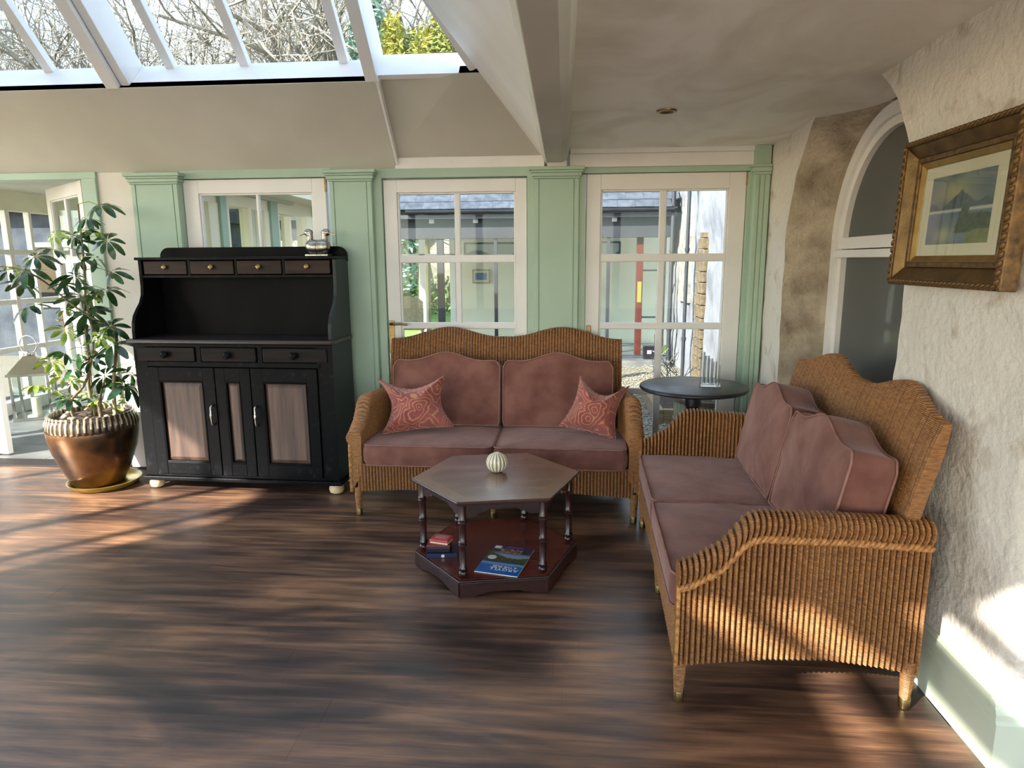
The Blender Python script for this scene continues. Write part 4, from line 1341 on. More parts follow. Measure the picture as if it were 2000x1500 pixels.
tr_ = thing('red_tin', 'red tin with rounded corners on top of the pile on the lower shelf', 'tin', (-0.574, 2.952, 0.1336), math.radians(-14))
bx('tin_body', (-0.046, -0.036, 0.0), (0.046, 0.036, 0.011), M['tin_cream'], tr_, bevel=0.004)
bx('lid', (-0.048, -0.038, 0.009), (0.048, 0.038, 0.023), M['tin_red'], tr_, bevel=0.006)
bx('pale_panel', (-0.028, -0.018, 0.0228), (0.034, 0.022, 0.0236), mat('pale pink print', (222, 150, 146), (206, 112, 108), rough=0.35, scale=50), tr_, bevel=0)

# magazine, lying upside down to the viewer
mg = thing('magazine', 'blue landscape-photo travel magazine lying on the lower shelf', 'magazine', (-0.263, 2.883, 0.0776), math.radians(167.5))
bx('pages', (-0.101, -0.146, 0.0), (0.101, 0.146, 0.0045), M['paper'], mg, bevel=0.001)
def cover(u, v):
    n = noise.noise(Vector((u * 5, v * 7, 0)))
    n2 = noise.noise(Vector((u * 26, v * 30, 4)))
    if v > 0.70 - 0.03 * n: return (28 + 20 * n, 118 + 20 * n, 196)
    if v > 0.62: return (120, 172, 214)
    hill = 0.36 + 0.12 * math.sin(u * 3.4 + 0.4) + 0.03 * n2
    if v > 0.54: return (58 + 30 * n2, 84 + 26 * n2, 92)
    if v > hill - 0.05 and v <= 0.54: return (76 + 40 * n2, 92 + 40 * n2, 60 + 16 * n2)
    if v > 0.29: return (150, 180, 206)
    if v > 0.24: return (108, 128, 140)
    if v > 0.09:
        k = noise.noise(Vector((u * 18, v * 40, 9)))
        if 0.22 < u < 0.78 and k > 0.05: return (190, 92, 70) if n2 > 0 else (214, 190, 180)
        return (54, 78, 62) if k > -0.2 else (46, 44, 70)
    return (66, 52, 110)
printed('front_cover', 0.202, 0.292, 42, 60, cover, M['print_gloss'], mg, lambda x, yy: (x, yy, 0.0049))
text_mesh('title_lettering', 'ARGYLL', 0.036, M['white_ink'], mg, (-0.022, 0.098, 0.0051), sx=1.05)
text_mesh('title_lettering', '& THE ISLES', 0.021, M['white_ink'], mg, (-0.020, 0.073, 0.0051), sx=1.05)
bd = B().lathe([(0.0005, 0), (0.021, 0), (0.021, 0.0006), (0.0005, 0.0006)], 28).obj('white_badge', M['white_ink'], mg)
bd.location = (0.068, -0.012, 0.0049)
bx('purple_banner', (-0.05, -0.140, 0.0049), (0.03, -0.132, 0.0053), mat('purple ink', (116, 66, 166), rough=0.4), mg, bevel=0)
bx('white_panel', (0.058, -0.140, 0.0049), (0.090, -0.112, 0.0053), M['white_ink'], mg, bevel=0)

# ------------------------------------------------------------------ round black table with a glass vase
rt_ = thing('round_table', 'round black pedestal table by the right glazed door', 'table', (0.765, 3.935, 0))
B().lathe([(0.001, 0.690), (0.280, 0.690), (0.306, 0.697), (0.314, 0.706), (0.312, 0.716), (0.304, 0.721), (0.001, 0.721)], 72).obj('table_top', M['table_black'], rt_, smooth=True, angle=50)
B().lathe([(0.055, 0.10), (0.060, 0.14), (0.035, 0.20), (0.030, 0.34), (0.040, 0.40), (0.044, 0.48), (0.034, 0.52), (0.034, 0.548), (0.043, 0.553), (0.034, 0.562), (0.043, 0.572), (0.034, 0.580), (0.042, 0.586), (0.036, 0.592), (0.046, 0.600), (0.046, 0.69)], 24).obj('pedestal', M['table_black'], rt_, smooth=True, angle=40)
for k in range(3):
    a = math.radians(90 + 120 * k)
    pts = [(0.03 * math.cos(a), 0.03 * math.sin(a), 0.16), (0.12 * math.cos(a), 0.12 * math.sin(a), 0.13), (0.20 * math.cos(a), 0.20 * math.sin(a), 0.06), (0.255 * math.cos(a), 0.255 * math.sin(a), 0.02)]
    B().tube(catmull(pts, 5), [0.026] * 8 + [0.022] * 8, 10).obj('foot', M['table_black'], rt_, smooth=True)
vs = thing('glass_bud_vase', 'clear glass vase of stepped tubes on the round black table', 'vase', (0.852, 3.90, 0.7215), math.radians(-6))
bx('base_block', (-0.058, -0.026, 0.0), (0.058, 0.026, 0.014), M['vase_glass'], vs, bevel=0.004)
for k, (x, h_) in enumerate(((-0.044, 0.200), (-0.021, 0.180), (0.002, 0.162), (0.024, 0.145), (0.044, 0.126))):
    yy = 0.008 * (-1) ** k
    tb_ = B().lathe([(0.0125, 0.014), (0.0125, h_), (0.0105, h_), (0.0105, 0.020), (0.0005, 0.020)], 20).obj('tube', M['vase_glass'], vs, smooth=True, angle=50)
    tb_.location = (x, yy, 0)

# ------------------------------------------------------------------ picture in a gilt frame
pf = thing('framed_painting', 'small mountain and loch watercolour in a wide carved gilt frame', 'picture', (1.225, 2.225, 1.60))
pf.rotation_euler = (0, math.radians(2.0), 0)
FW_, FH_ = 0.632, 0.485
def fr_ring(name, a0, a1, x0, x1, mt, seg=1, bev=0.003):
    """ring of four mitred members; a0, a1: inset of the outer / inner edge; x0, x1: front position at outer / inner edge (towards -x)"""
    for k in range(4):
        hw_, hh = FW_ / 2, FH_ / 2
        def cnr(i, ins):
            sx, sz = ((-1, -1), (1, -1), (1, 1), (-1, 1))[i % 4]
            return (sx * (hw_ - ins), sz * (hh - ins))
        A, Bc, C_, D_ = cnr(k, a0), cnr(k + 1, a0), cnr(k + 1, a1), cnr(k, a1)
        b = B()
        b.v += [(x0, A[0], A[1]), (x0, Bc[0], Bc[1]), (x1, C_[0], C_[1]), (x1, D_[0], D_[1]), (0.0, A[0], A[1]), (0.0, Bc[0], Bc[1]), (0.0, C_[0], C_[1]), (0.0, D_[0], D_[1])]
        b.f += [(0, 1, 2, 3), (7, 6, 5, 4), (0, 4, 5, 1), (1, 5, 6, 2), (2, 6, 7, 3), (3, 7, 4, 0)]
        b.obj(name, M[mt], pf, bevel=bev)
fr_ring('frame_edge', 0.0, 0.020, -0.046, -0.052, 'gilt_dark')
fr_ring('frame_cove', 0.020, 0.062, -0.046, -0.022, 'gilt')
fr_ring('frame_step', 0.062, 0.078, -0.028, -0.026, 'gilt_dark', bev=0.002)
fr_ring('gilt_slip', 0.078, 0.100, -0.020, -0.012, 'gilt_bright', bev=0.002)
# carved rope along the outer edge
knot = B().lathe([(0.001, -0.013), (0.005, -0.010), (0.0078, 0.0), (0.005, 0.010), (0.001, 0.013)], 8).mesh('carved_leaf', True, 180)
knot.materials.append(M['gilt_dark'])
def put_knot(yy, z, ang):
    o = bpy.data.objects.new('carved_leaf', knot)
    col.objects.link(o)
    o.parent = pf
    o.location = (-0.050, yy, z)
    o.rotation_euler = (ang, 0, 0)
nk = 26
for k in range(nk):
    f = -FW_ / 2 + 0.012 + (FW_ - 0.024) * (k + 0.5) / nk
    for z in (FH_ / 2 - 0.011, -FH_ / 2 + 0.011):
        put_knot(f, z, math.radians(58))
for k in range(19):
    f = -FH_ / 2 + 0.012 + (FH_ - 0.024) * (k + 0.5) / 19
    for yy in (FW_ / 2 - 0.011, -FW_ / 2 + 0.011):
        put_knot(yy, f, math.radians(32))
mw, mh = FW_ - 0.196, FH_ - 0.196
bx('mount', (-0.010, -mw / 2, -mh / 2), (-0.006, mw / 2, mh / 2), M['mount_board'], pf, bevel=0)
def painting(u, v):
    n = noise.noise(Vector((u * 4, v * 6, 2)))
    n2 = noise.noise(Vector((u * 15, v * 18, 7)))
    peak = 0.52 + 0.24 * max(0, 1 - abs(u - 0.52) / 0.30) + 0.02 * n2
    peak2 = 0.50 + 0.12 * max(0, 1 - abs(u - 0.05) / 0.18) + 0.02 * n2
    peak3 = 0.52 + 0.10 * max(0, 1 - abs(u - 0.9) / 0.3)
    if v > max(peak, peak2, peak3):
        k = math.exp(-((u - 0.4) ** 2) / 0.09 - ((v - 0.74) ** 2) / 0.03)
        c = (104 + 26 * n, 114 + 24 * n, 120 + 18 * n)
        return tuple(a * (1 - k) + e * k for a, e in zip(c, (166, 158, 118)))
    if v > 0.50: return (76 + 18 * n2, 84 + 18 * n2, 96 + 14 * n2)
    isle = (abs(u - 0.60 - 0.04 * n2) < (0.05 + 0.30 * max(0, 0.55 - v)) * (0.8 + 0.6 * n2) and v > 0.14 + 0.06 * n) or (u > 0.62 + 0.05 * n2 and 0.20 < v < 0.42 + 0.04 * n2)
    if isle and v > 0.12: return (62 + 34 * n2, 68 + 32 * n2, 54 + 20 * n2)
    if v > 0.46: return (186, 186, 172)
    if u > 0.65 and v < 0.2: return (118 + 30 * n2, 118 + 30 * n2, 76)
    k = math.exp(-((u - 0.30) ** 2) / 0.03 - ((v - 0.14) ** 2) / 0.02)
    c = (96 + 24 * n, 108 + 24 * n, 128 + 20 * n)
    return tuple(a * (1 - k) + e * k for a, e in zip(c, (172, 166, 138)))
pw, ph_ = mw - 0.10, mh - 0.075
printed('watercolour', pw, ph_, 66, 50, painting, M['print'], pf, lambda x, yy: (-0.0105, -x, yy))
bx('picture_glass', (-0.0135, -mw / 2, -mh / 2), (-0.0125, mw / 2, mh / 2), glass_mat('picture glass', tint=(0.96, 0.97, 0.96), refl=1.3), pf, bevel=0)
bx('backing', (0.0, -FW_ / 2 + 0.02, -FH_ / 2 + 0.02), (0.012, FW_ / 2 - 0.02, FH_ / 2 - 0.02), M['sleeper'], pf, bevel=0)

# ------------------------------------------------------------------ recessed ceiling downlight
dl = thing('ceiling_downlight', 'small brass recessed downlight in the low ceiling', 'downlight', (0.483, 3.425, czr(3.425) - 0.004))
B().lathe([(0.030, 0.004), (0.034, -0.004), (0.046, -0.004), (0.049, 0.002), (0.049, 0.006), (0.030, 0.006)], 36).obj('trim_ring', M['brass'], dl, smooth=True, angle=40)
B().lathe([(0.001, 0.002), (0.020, 0.0), (0.024, -0.002), (0.0305, 0.002), (0.0305, 0.005), (0.001, 0.005)], 30).obj('lamp_well', M['inner_ring'], dl, smooth=True, angle=40)

# ------------------------------------------------------------------ pot plant and saucer
PX, PY = -3.085, 4.03
sc_ = thing('plant_saucer', 'wide gold glazed saucer under the plant pot', 'saucer', (PX + 0.045, PY - 0.005, 0))
B().lathe([(0.001, 0.0), (0.18, 0.0), (0.195, 0.006), (0.218, 0.036), (0.222, 0.040), (0.216, 0.041), (0.188, 0.014), (0.001, 0.012)], 60).obj('dish', M['gold_saucer'], sc_, smooth=True, angle=50)
pl = thing('potted_umbrella_plant', 'tall umbrella plant with bare branching stems in a bronze ribbed pot', 'plant', (PX, PY, 0.0125))
pot_prof = [(0.001, 0.0), (0.165, 0.0), (0.185, 0.02), (0.235, 0.12), (0.285, 0.24), (0.305, 0.33), (0.308, 0.375), (0.300, 0.40)]
B().lathe([(r * 0.86, z) for r, z in pot_prof], 64).obj('pot_body', M['bronze_glaze'], pl, smooth=True, angle=60)
def ribs(a, r, z):
    k = max(0.0, math.sin(math.pi * (z - 0.375) / 0.09)) if z < 0.465 else 0
    return r + 0.006 * k * math.cos(46 * a)
rm = B().lathe([(0.303, 0.370), (0.309, 0.385), (0.309, 0.40), (0.307, 0.42), (0.303, 0.44), (0.297, 0.455), (0.292, 0.468), (0.294, 0.478), (0.288, 0.484), (0.272, 0.480), (0.268, 0.44)], 276, rib=lambda a, r, z: 0.86 * ribs(a, r, z)).obj('ribbed_rim', M['rim_dark'], pl, smooth=True, angle=70)
rm.data.materials.append(M['drip_glaze'])
for p in rm.data.polygons:
    a_ = math.atan2(p.center.y, p.center.x)
    k_ = int((a_ + math.pi) / (2 * math.pi) * 46 + 0.5)
    low = 0.385 + 0.035 * (0.5 + 0.5 * math.sin(k_ * 12.9898))
    if math.cos(46 * a_) > 0.15 and low < p.center.z < 0.483:
        p.material_index = 1
so = B().grid(lambda i, j: ((0.236 * j / 8) * math.cos(2 * math.pi * i / 40), (0.236 * j / 8) * math.sin(2 * math.pi * i / 40), 0.452 + 0.014 * noise.noise(Vector((i * 0.5, j * 0.8, 1)))), 40, 9, wrap_u=True).obj('soil', M['soil'], pl, smooth=True, angle=180)
pbm = B()
for p in range(1):
    def peb(i, j):
        a, q = 2 * math.pi * i / 9, math.pi * j / 6
        return (0.03 * math.sin(q) * math.cos(a), 0.024 * math.sin(q) * math.sin(a), 0.017 * math.cos(q))
    pbm.grid(peb, 9, 7, wrap_u=True)
pbme = pbm.mesh('stone', True, 180)
pbme.materials.append(M['pebble'])
for k in range(13):
    a = 2 * math.pi * k / 13 + R.uniform(-0.15, 0.15)
    o = bpy.data.objects.new('stone', pbme)
    col.objects.link(o)
    o.parent = pl
    rr = R.uniform(0.14, 0.2)
    o.location = (rr * math.cos(a), rr * math.sin(a), 0.468)
    o.rotation_euler = (0, 0, R.uniform(0, 3))
    s_ = R.uniform(0.5, 0.9)
    o.scale = (s_, s_, s_)
# stems (x, depth, z) relative to the pot foot
def stem(pts, r0, r1):
    c = catmull(pts, 6)
    rs = [r0 + (r1 - r0) * k / (len(c) - 1) for k in range(len(c))]
    B().tube(c, rs, 8).obj('stem', M['stem'], pl, smooth=True, angle=180)
    return c
st = []
st.append(stem([(0.02, 0.02, 0.44), (-0.01, 0.02, 0.62), (0.03, 0.0, 0.86), (0.03, 0.01, 1.10), (0.045, 0.03, 1.32), (0.055, 0.03, 1.55), (0.06, 0.03, 1.80)], 0.012, 0.005))
st.append(stem([(0.17, 0.0, 0.44), (0.175, -0.01, 0.56), (0.20, -0.02, 0.72), (0.235, -0.02, 0.90), (0.245, -0.02, 1.03), (0.20, -0.03, 1.045), (0.03, -0.05, 1.16), (-0.16, -0.08, 1.34), (-0.30, -0.10, 1.41), (-0.44, -0.12, 1.42)], 0.013, 0.004))
st.append(stem([(-0.10, -0.03, 0.44), (-0.09, -0.05, 0.56), (0.02, -0.05, 0.68), (0.085, -0.04, 0.86), (0.10, -0.03, 1.02), (0.06, 0.0, 1.20)], 0.012, 0.005))
st.append(stem([(0.08, -0.02, 0.44), (0.10, -0.04, 0.58), (0.15, -0.04, 0.70)], 0.014, 0.008))
st.append(stem([(-0.03, 0.04, 0.44), (-0.02, 0.06, 0.66), (-0.01, 0.05, 0.90), (0.02, 0.04, 1.05)], 0.008, 0.004))
# compound leaves: 7 or 8 leaflets round a stalk
def leaf_mesh(n, L, droop, seed):
    rr = random.Random(seed)
    b = B()
    for k in range(n):
        a = 2 * math.pi * k / n + rr.uniform(-0.12, 0.12)
        l_ = L * rr.uniform(0.9, 1.2)
        w = l_ * 0.21
        d = droop * rr.uniform(0.8, 1.5)
        base = len(b.v)
        ca, sa = math.cos(a), math.sin(a)
        N = 7
        for j in range(N):
            u = j / (N - 1)
            s_ = 0.018 + l_ * u
            wid = w * (0.06, 0.34, 0.68, 0.92, 1.0, 0.82, 0.30)[j] + 0.0006
            z = -d * l_ * u ** 1.6 + 0.1 * l_ * math.sin(math.pi * u) * (1 - droop)
            for q in (-1, 0, 1):
                b.v.append((ca * s_ - sa * wid * q, sa * s_ + ca * wid * q, z + (0.18 * wid if q else -0.05 * wid)))
        for j in range(N - 1):
            for q in (0, 1):
                i0 = base + j * 3 + q
                b.f.append((i0, i0 + 3, i0 + 4, i0 + 1))
    return b.mesh('leaf', True, 180)
lm = [leaf_mesh(8, 0.115, 0.55, 1), leaf_mesh(7, 0.10, 0.75, 2), leaf_mesh(8, 0.09, 0.35, 3), leaf_mesh(6, 0.075, 0.5, 4)]
lml = [leaf_mesh(8, 0.085, 0.5, 5), leaf_mesh(7, 0.07, 0.4, 6)]
for q in lm: q.materials.append(M['leaf_dark'])
for q in lml: q.materials.append(M['leaf_light'])
pts_all = [p for c in st for p in c]
def add_leaf(x, z, yy, kind, light=False, scale=1.0):
    me = lml[kind % 2] if light else lm[kind % 4]
    o = bpy.data.objects.new('leaf', me)
    col.objects.link(o)
    o.parent = pl
    o.location = (x, yy, z)
    # tilt towards the room a little so that the umbrellas show
    o.rotation_euler = (R.uniform(0.1, 0.95), R.uniform(-0.45, 0.45), R.uniform(0, 6.28))
    o.scale = (scale,) * 3
    q = min((p for p in pts_all if p.z < z + 0.06), key=lambda p: (p - Vector((x, yy, z))).length, default=None)
    if q is not None:
        a, c = q, Vector((x, yy, z))
        mid = a.lerp(c, 0.5) + Vector((0, 0, 0.02))
        B().tube([a, mid, c], [0.0028, 0.0022, 0.002], 5).obj('leaf_stalk', M['leaf_light'], pl, smooth=True, angle=180)
def px(x, y_):                                     # photo reading -> offset from the pot foot in the plane of the plant
    return (x - 180) * 0.00355 + 0.0 - (y_ - 950) * 0.00040, 1.795 - (y_ - 398) * 0.00315
dark = [(162, 398), (156, 426), (176, 458), (120, 458), (200, 468), (150, 470), (124, 486), (184, 500), (62, 498), (84, 524), (40, 552), (14, 526), (68, 596), (136, 508), (136, 552), (200, 562), (172, 566),
        (152, 604), (216, 636), (156, 650), (190, 640), (140, 686), (196, 700), (236, 722), (232, 758), (182, 764), (132, 784), (170, 790), (220, 672), (122, 700), (206, 735), (165, 720), (176, 610), (168, 536), (205, 760), (224, 740), (148, 580), (186, 530)]
light = [(178, 450), (48, 520), (110, 456), (150, 600), (176, 670), (134, 735), (96, 752), (150, 780), (182, 792), (210, 800), (128, 700), (172, 690), (110, 770), (160, 745), (212, 650), (184, 575), (144, 640)]
for k, (a, c) in enumerate(dark):
    x, z = px(a, c)
    add_leaf(x, z, R.uniform(-0.16, 0.12), k, False, R.uniform(0.68, 0.98))
for k, (a, c) in enumerate(light):
    x, z = px(a, c)
    add_leaf(x, z, R.uniform(-0.18, 0.05), k, True, R.uniform(0.65, 0.95))

# ------------------------------------------------------------------ steel floor lantern in the porch
lt = thing('floor_lantern', 'polished steel candle lantern standing on the porch slates', 'lantern', (-5.03, 5.86, 0.0), math.radians(28))
hl = 0.145
bx('base_plate', (-hl - 0.02, -hl - 0.02, 0.0), (hl + 0.02, hl + 0.02, 0.03), M['steel'], lt, bevel=0.004)
for sx in (-1, 1):
    for sy in (-1, 1):
        bx('corner_post', (sx * hl - 0.011, sy * hl - 0.011, 0.03), (sx * hl + 0.011, sy * hl + 0.011, 0.42), M['steel'], lt, bevel=0.002)
for a in range(4):
    p = bx('pane', (-hl + 0.01, hl - 0.002, 0.03), (hl - 0.01, hl + 0.001, 0.42), M['glass'], lt, bevel=0)
    p.rotation_euler = (0, 0, a * math.pi / 2)
    p.location = (Matrix.Rotation(a * math.pi / 2, 3, 'Z') @ Vector(p.location))
bx('eaves', (-hl - 0.03, -hl - 0.03, 0.42), (hl + 0.03, hl + 0.03, 0.445), M['steel'], lt, bevel=0.004)
b = B()
r0, r1 = hl + 0.02, 0.045
b.v += [(sx * r0, sy * r0, 0.445) for sx, sy in ((-1, -1), (1, -1), (1, 1), (-1, 1))] + [(sx * r1, sy * r1, 0.60) for sx, sy in ((-1, -1), (1, -1), (1, 1), (-1, 1))]
b.f += [(0, 1, 5, 4), (1, 2, 6, 5), (2, 3, 7, 6), (3, 0, 4, 7), (4, 5, 6, 7), (3, 2, 1, 0)]
b.obj('hood', M['steel'], lt, bevel=0.003)
B().lathe([(0.05, 0.60), (0.055, 0.615), (0.05, 0.63), (0.03, 0.635)], 20).obj('vent_cap', M['steel'], lt, smooth=True)
rg = B().tube([(0.085 * math.cos(2 * math.pi * k / 32), 0, 0.70 + 0.085 * math.sin(2 * math.pi * k / 32)) for k in range(32)], 0.006, 8, closed=True).obj('ring_handle', M['steel'], lt, smooth=True, angle=180)
rg.rotation_euler = (0, 0, math.radians(-28))
B().lathe([(0.001, 0.03), (0.04, 0.03), (0.04, 0.19), (0.034, 0.196), (0.001, 0.194)], 24).obj('candle', M['candle'], lt, smooth=True, angle=50)

# ------------------------------------------------------------------ porch and glazed corridor beyond the left doorway
po = struct('wall_porch', 'cream glazed porch beyond the left doorway')
pfl = struct(bx('floor_porch', (-6.2, 4.5, -0.12), (-2.7, 8.6, -0.012), M['subfloor'], None, bevel=0), 'grey slate floor of the porch')
sl = B().box((-0.298, -0.198, -0.006), (0.298, 0.198, 0.006)).mesh('slab')
sl.materials.append(M['slate'])
for j in range(9):
    for i in range(6):
        x, yy = -6.0 + 0.6 * i + (0.3 if j % 2 else 0), 4.72 + 0.4 * j
        o = bpy.data.objects.new('slab', sl)
        col.objects.link(o)
        o.parent = pfl
        o.location = Vector((x, yy, -0.006)) - pfl.location
        md = o.modifiers.new('bevel', 'BEVEL'); md.width, md.segments = 0.002, 1
bx('ceiling_board', (-6.2, 4.5, 2.14), (-2.6, 8.7, 2.2), M['cream_paint'], po, bevel=0)
# left glazed side of the porch at x = -5.4
PXW = -5.40
bx('head', (PXW - 0.06, 4.5, 1.955), (PXW + 0.04, 8.6, 2.15), M['cream_render'], po, bevel=0.003)
bx('sill', (PXW - 0.06, 4.5, 0.0), (PXW + 0.04, 8.6, 0.12), M['white_paint'], po, bevel=0.003)
for yy, w in ((4.6, 0.1), (5.6, 0.14), (6.22, 0.05), (6.50, 0.035), (7.05, 0.14), (7.6, 0.04), (8.2, 0.14)):
    bx('post', (PXW - 0.03, yy - w / 2, 0.12), (PXW + 0.03, yy + w / 2, 1.957), M['white_paint'], po, bevel=0.003)
for z in (1.56, 1.08, 0.62):
    bx('glazing_bar', (PXW - 0.02, 4.6, z - 0.025), (PXW + 0.022, 8.2, z + 0.025), M['white_paint'], po, bevel=0.003)
bx('pane', (PXW - 0.004, 4.6, 0.12), (PXW, 8.3, 1.957), M['glass'], po, bevel=0)
# far end of the porch: half glazed
bx('end_wall', (-5.4, 8.55, 0.0), (-2.7, 8.65, 0.5), M['cream_render'], po, bevel=0)
for x in (-5.35, -4.7, -4.05, -3.4, -2.75):
    bx('post', (x - 0.05, 8.56, 0.5), (x + 0.05, 8.64, 2.14), M['white_paint'], po, bevel=0.003)
# corridor: its left wall of windows at x = -2.72
co = struct('wall_corridor', 'bright cream corridor of windows seen through the door behind the dresser')
CX = -2.72
bx('head', (CX - 0.10, 4.5, 1.905), (CX, 8.6, 2.04), M['cream_frame'], co, bevel=0.003)
bx('dado', (CX - 0.10, 4.5, 0.0), (CX, 8.6, 0.55), M['cream_render'], co, bevel=0.003)
for a, c in ((5.19, 5.29), (6.11, 6.26), (7.2, 7.35)):
    bx('green_post', (CX - 0.10, a, 0.0), (CX + 0.03, c, 2.03), M['green_paint'], co, bevel=0.004)
for a, c in ((4.50, 4.66), (5.045, 5.19), (5.29, 5.365), (5.705, 5.76), (6.02, 6.11), (6.26, 6.335), (6.565, 6.61), (7.02, 7.2), (7.35, 7.45)):
    bx('window_stile', (CX - 0.08, a, 0.55), (CX + 0.008, c, 1.91), M['cream_frame'], co, bevel=0.003)
for a, c in ((4.66, 5.045), (5.365, 5.705), (5.76, 6.02), (6.335, 6.565), (6.61, 7.02)):
    bx('pane', (CX - 0.05, a, 0.55), (CX - 0.046, c, 1.91), M['glass'], co, bevel=0)
bx('ceiling_board', (CX - 0.1, 4.5, 2.03), (-2.42, 7.4, 2.09), M['cream_frame'], co, bevel=0)
bx('cornice', (CX, 4.5, 2.0), (CX + 0.05, 6.6, 2.035), M['cream_paint'], co, bevel=0.006)
bx('corridor_floor', (CX, 4.5, -0.1), (-1.60, 6.6, 0.0), M['slate'], co, bevel=0)
for yy in (4.56, 5.5, 6.5):
    bx('corner_post', (-1.70, yy - 0.05, 0.0), (-1.60, yy + 0.05, 2.05), M['white_paint'], co, bevel=0.003)

# ------------------------------------------------------------------ courtyard
gr = struct(bx('ground_gravel', (-1.6, 4.52, -0.20), (3.0, 9.9, -0.055), M['gravel_bed'], None, bevel=0), 'gravel courtyard outside the glazed doors')
b = B()
base_ico = [(0, 0, 1), (0.9, 0, 0.2), (0.28, 0.85, 0.2), (-0.72, 0.52, 0.2), (-0.72, -0.52, 0.2), (0.28, -0.85, 0.2), (0, 0, -0.6)]
ico_f = [(0, 1, 2), (0, 2, 3), (0, 3, 4), (0, 4, 5), (0, 5, 1), (6, 2, 1), (6, 3, 2), (6, 4, 3), (6, 5, 4), (6, 1, 5)]
for k in range(9000):
    yy = 4.6 + 5.1 * R.random() ** 1.4
    x = R.uniform(0.02, 0.30) * yy if R.random() < 0.9 else R.uniform(-0.15, 0.02) * yy
    if x > 1.55: continue
    s_ = R.uniform(0.008, 0.02)
    a = R.uniform(0, 6.28)
    ca, sa = math.cos(a) * s_, math.sin(a) * s_ * R.uniform(0.7, 1.2)
    n = len(b.v)
    for p in base_ico:
        b.v.append((x + p[0] * ca - p[1] * sa, yy + p[0] * sa + p[1] * ca, -0.055 + 0.004 + p[2] * s_ * 0.7))
    b.f += [tuple(n + i for i in f) for f in ico_f]
go = b.obj('gravel', M['pebbles'], None)
go['kind'] = 'stuff'; go['label'] = 'pale gravel stones strewn over the courtyard'; go['category'] = 'gravel'

# house wall on the right of the courtyard
hwl = struct('wall_house', 'rough white rendered house wall beside the courtyard')
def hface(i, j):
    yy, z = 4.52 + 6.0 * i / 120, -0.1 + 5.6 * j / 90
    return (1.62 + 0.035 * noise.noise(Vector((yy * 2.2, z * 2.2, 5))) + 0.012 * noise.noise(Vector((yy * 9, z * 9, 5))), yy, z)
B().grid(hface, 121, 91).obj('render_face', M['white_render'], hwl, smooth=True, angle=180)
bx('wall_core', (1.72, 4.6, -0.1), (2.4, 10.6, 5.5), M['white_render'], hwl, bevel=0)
# blind pointed recess and a pillar of exposed stones
pts = [(8.75, 0.9), (9.45, 0.9), (9.45, 1.75), (9.38, 2.0), (9.25, 2.18), (9.10, 2.25), (8.95, 2.18), (8.82, 2.0), (8.75, 1.75)]
B().prism(pts, 'x', 1.57, 1.70).obj('blind_recess', M['grey_recess'], hwl)
k = 0
z = -0.06
while z < 1.70:
    h_ = R.uniform(0.09, 0.15)
    w0 = 0.20 if z < 1.35 else 0.20 * max(0.35, (1.78 - z) / 0.43)
    y0 = 8.02
    cut = R.uniform(-0.06, 0.06)
    for a, c in ((y0 - w0, y0 + cut), (y0 + cut + 0.008, y0 + w0)):
        bx('stone', (1.565 + R.uniform(-0.008, 0.008), a, z + 0.004), (1.70, c, min(z + h_, 1.76) - 0.004), M['stone'], hwl, bevel=0.008)
    z += h_
for n_, (yy, r_) in enumerate(((8.47, 0.022), (9.66, 0.03))):
    dp = thing('drainpipe', ('slim dark drainpipe beside the stone pillar on the white house wall', 'dark drainpipe in the far corner of the white house wall')[n_], 'pipe', (1.50, yy, -0.05))
    B().tube([(0, 0, 0), (0, 0, 4.6)], r_, 12).obj('pipe', M['fascia'], dp, smooth=True)
    for z in (0.5, 1.6, 2.7):
        B().lathe([(r_ + 0.008, z), (r_ + 0.008, z + 0.04)], 12).obj('bracket', M['fascia'], dp)

# far range: slate roof, gutter, dark fascia, posts, glazing, cream inner wall
FY = 9.8
fb = thing('garden_range', 'low slate roofed range with dark fascia across the courtyard', 'building', (0, FY, 0))
bx('fascia_board', (-4.6, -0.02, 1.765), (1.55, 0.06, 2.08), M['fascia'], fb, bevel=0.004)
bx('soffit_board', (-4.6, -0.16, 2.04), (1.55, 0.06, 2.10), M['fascia'], fb, bevel=0.004)
gt = B()
gp = [(-0.20 + 0.055 * math.cos(a), 2.155 + 0.055 * math.sin(a)) for a in [math.pi + k * math.pi / 10 for k in range(11)]]
gp += [(-0.20 + 0.047 * math.cos(a), 2.155 + 0.047 * math.sin(a)) for a in [2 * math.pi - k * math.pi / 10 for k in range(11)]]
B().prism(gp, 'x', -2.25, 1.5).obj('gutter', M['fascia'], fb)
for x in (-1.92, -1.28, -0.60, 0.06, 0.70):
    bx('rafter_end', (x - 0.035, -0.045, 1.985), (x + 0.035, -0.02, 2.055), M['white_paint'], fb, bevel=0.003)
rs_ = B()
rs_.v += [(-4.6, -0.18, 2.15), (1.55, -0.18, 2.15), (1.55, 1.55, 3.35), (-4.6, 1.55, 3.35)]
rs_.f += [(0, 1, 2, 3)]
rs_.v += [(-4.6, 3.3, 2.15), (1.55, 3.3, 2.15)]
rs_.f += [(3, 2, 5, 4)]
rs_.obj('roof_deck', M['fascia'], fb)
ang = math.atan2(1.2, 1.73)
sm_ = B().box((-0.124, 0.0, 0.0), (0.124, 0.30, 0.012)).mesh('roof_slate')
sm_.materials.append(M['roof_slate'])
for j in range(5):
    for i in range(24):
        o = bpy.data.objects.new('roof_slate', sm_)
        col.objects.link(o)
        o.parent = fb
        x = -4.4 + 0.25 * i + (0.125 if j % 2 else 0)
        s_ = 0.20 * j
        o.location = (x, -0.20 + s_ * math.cos(ang), 2.165 + s_ * math.sin(ang) + 0.004 * R.random())
        o.rotation_euler = (ang - 0.05, 0, 0)
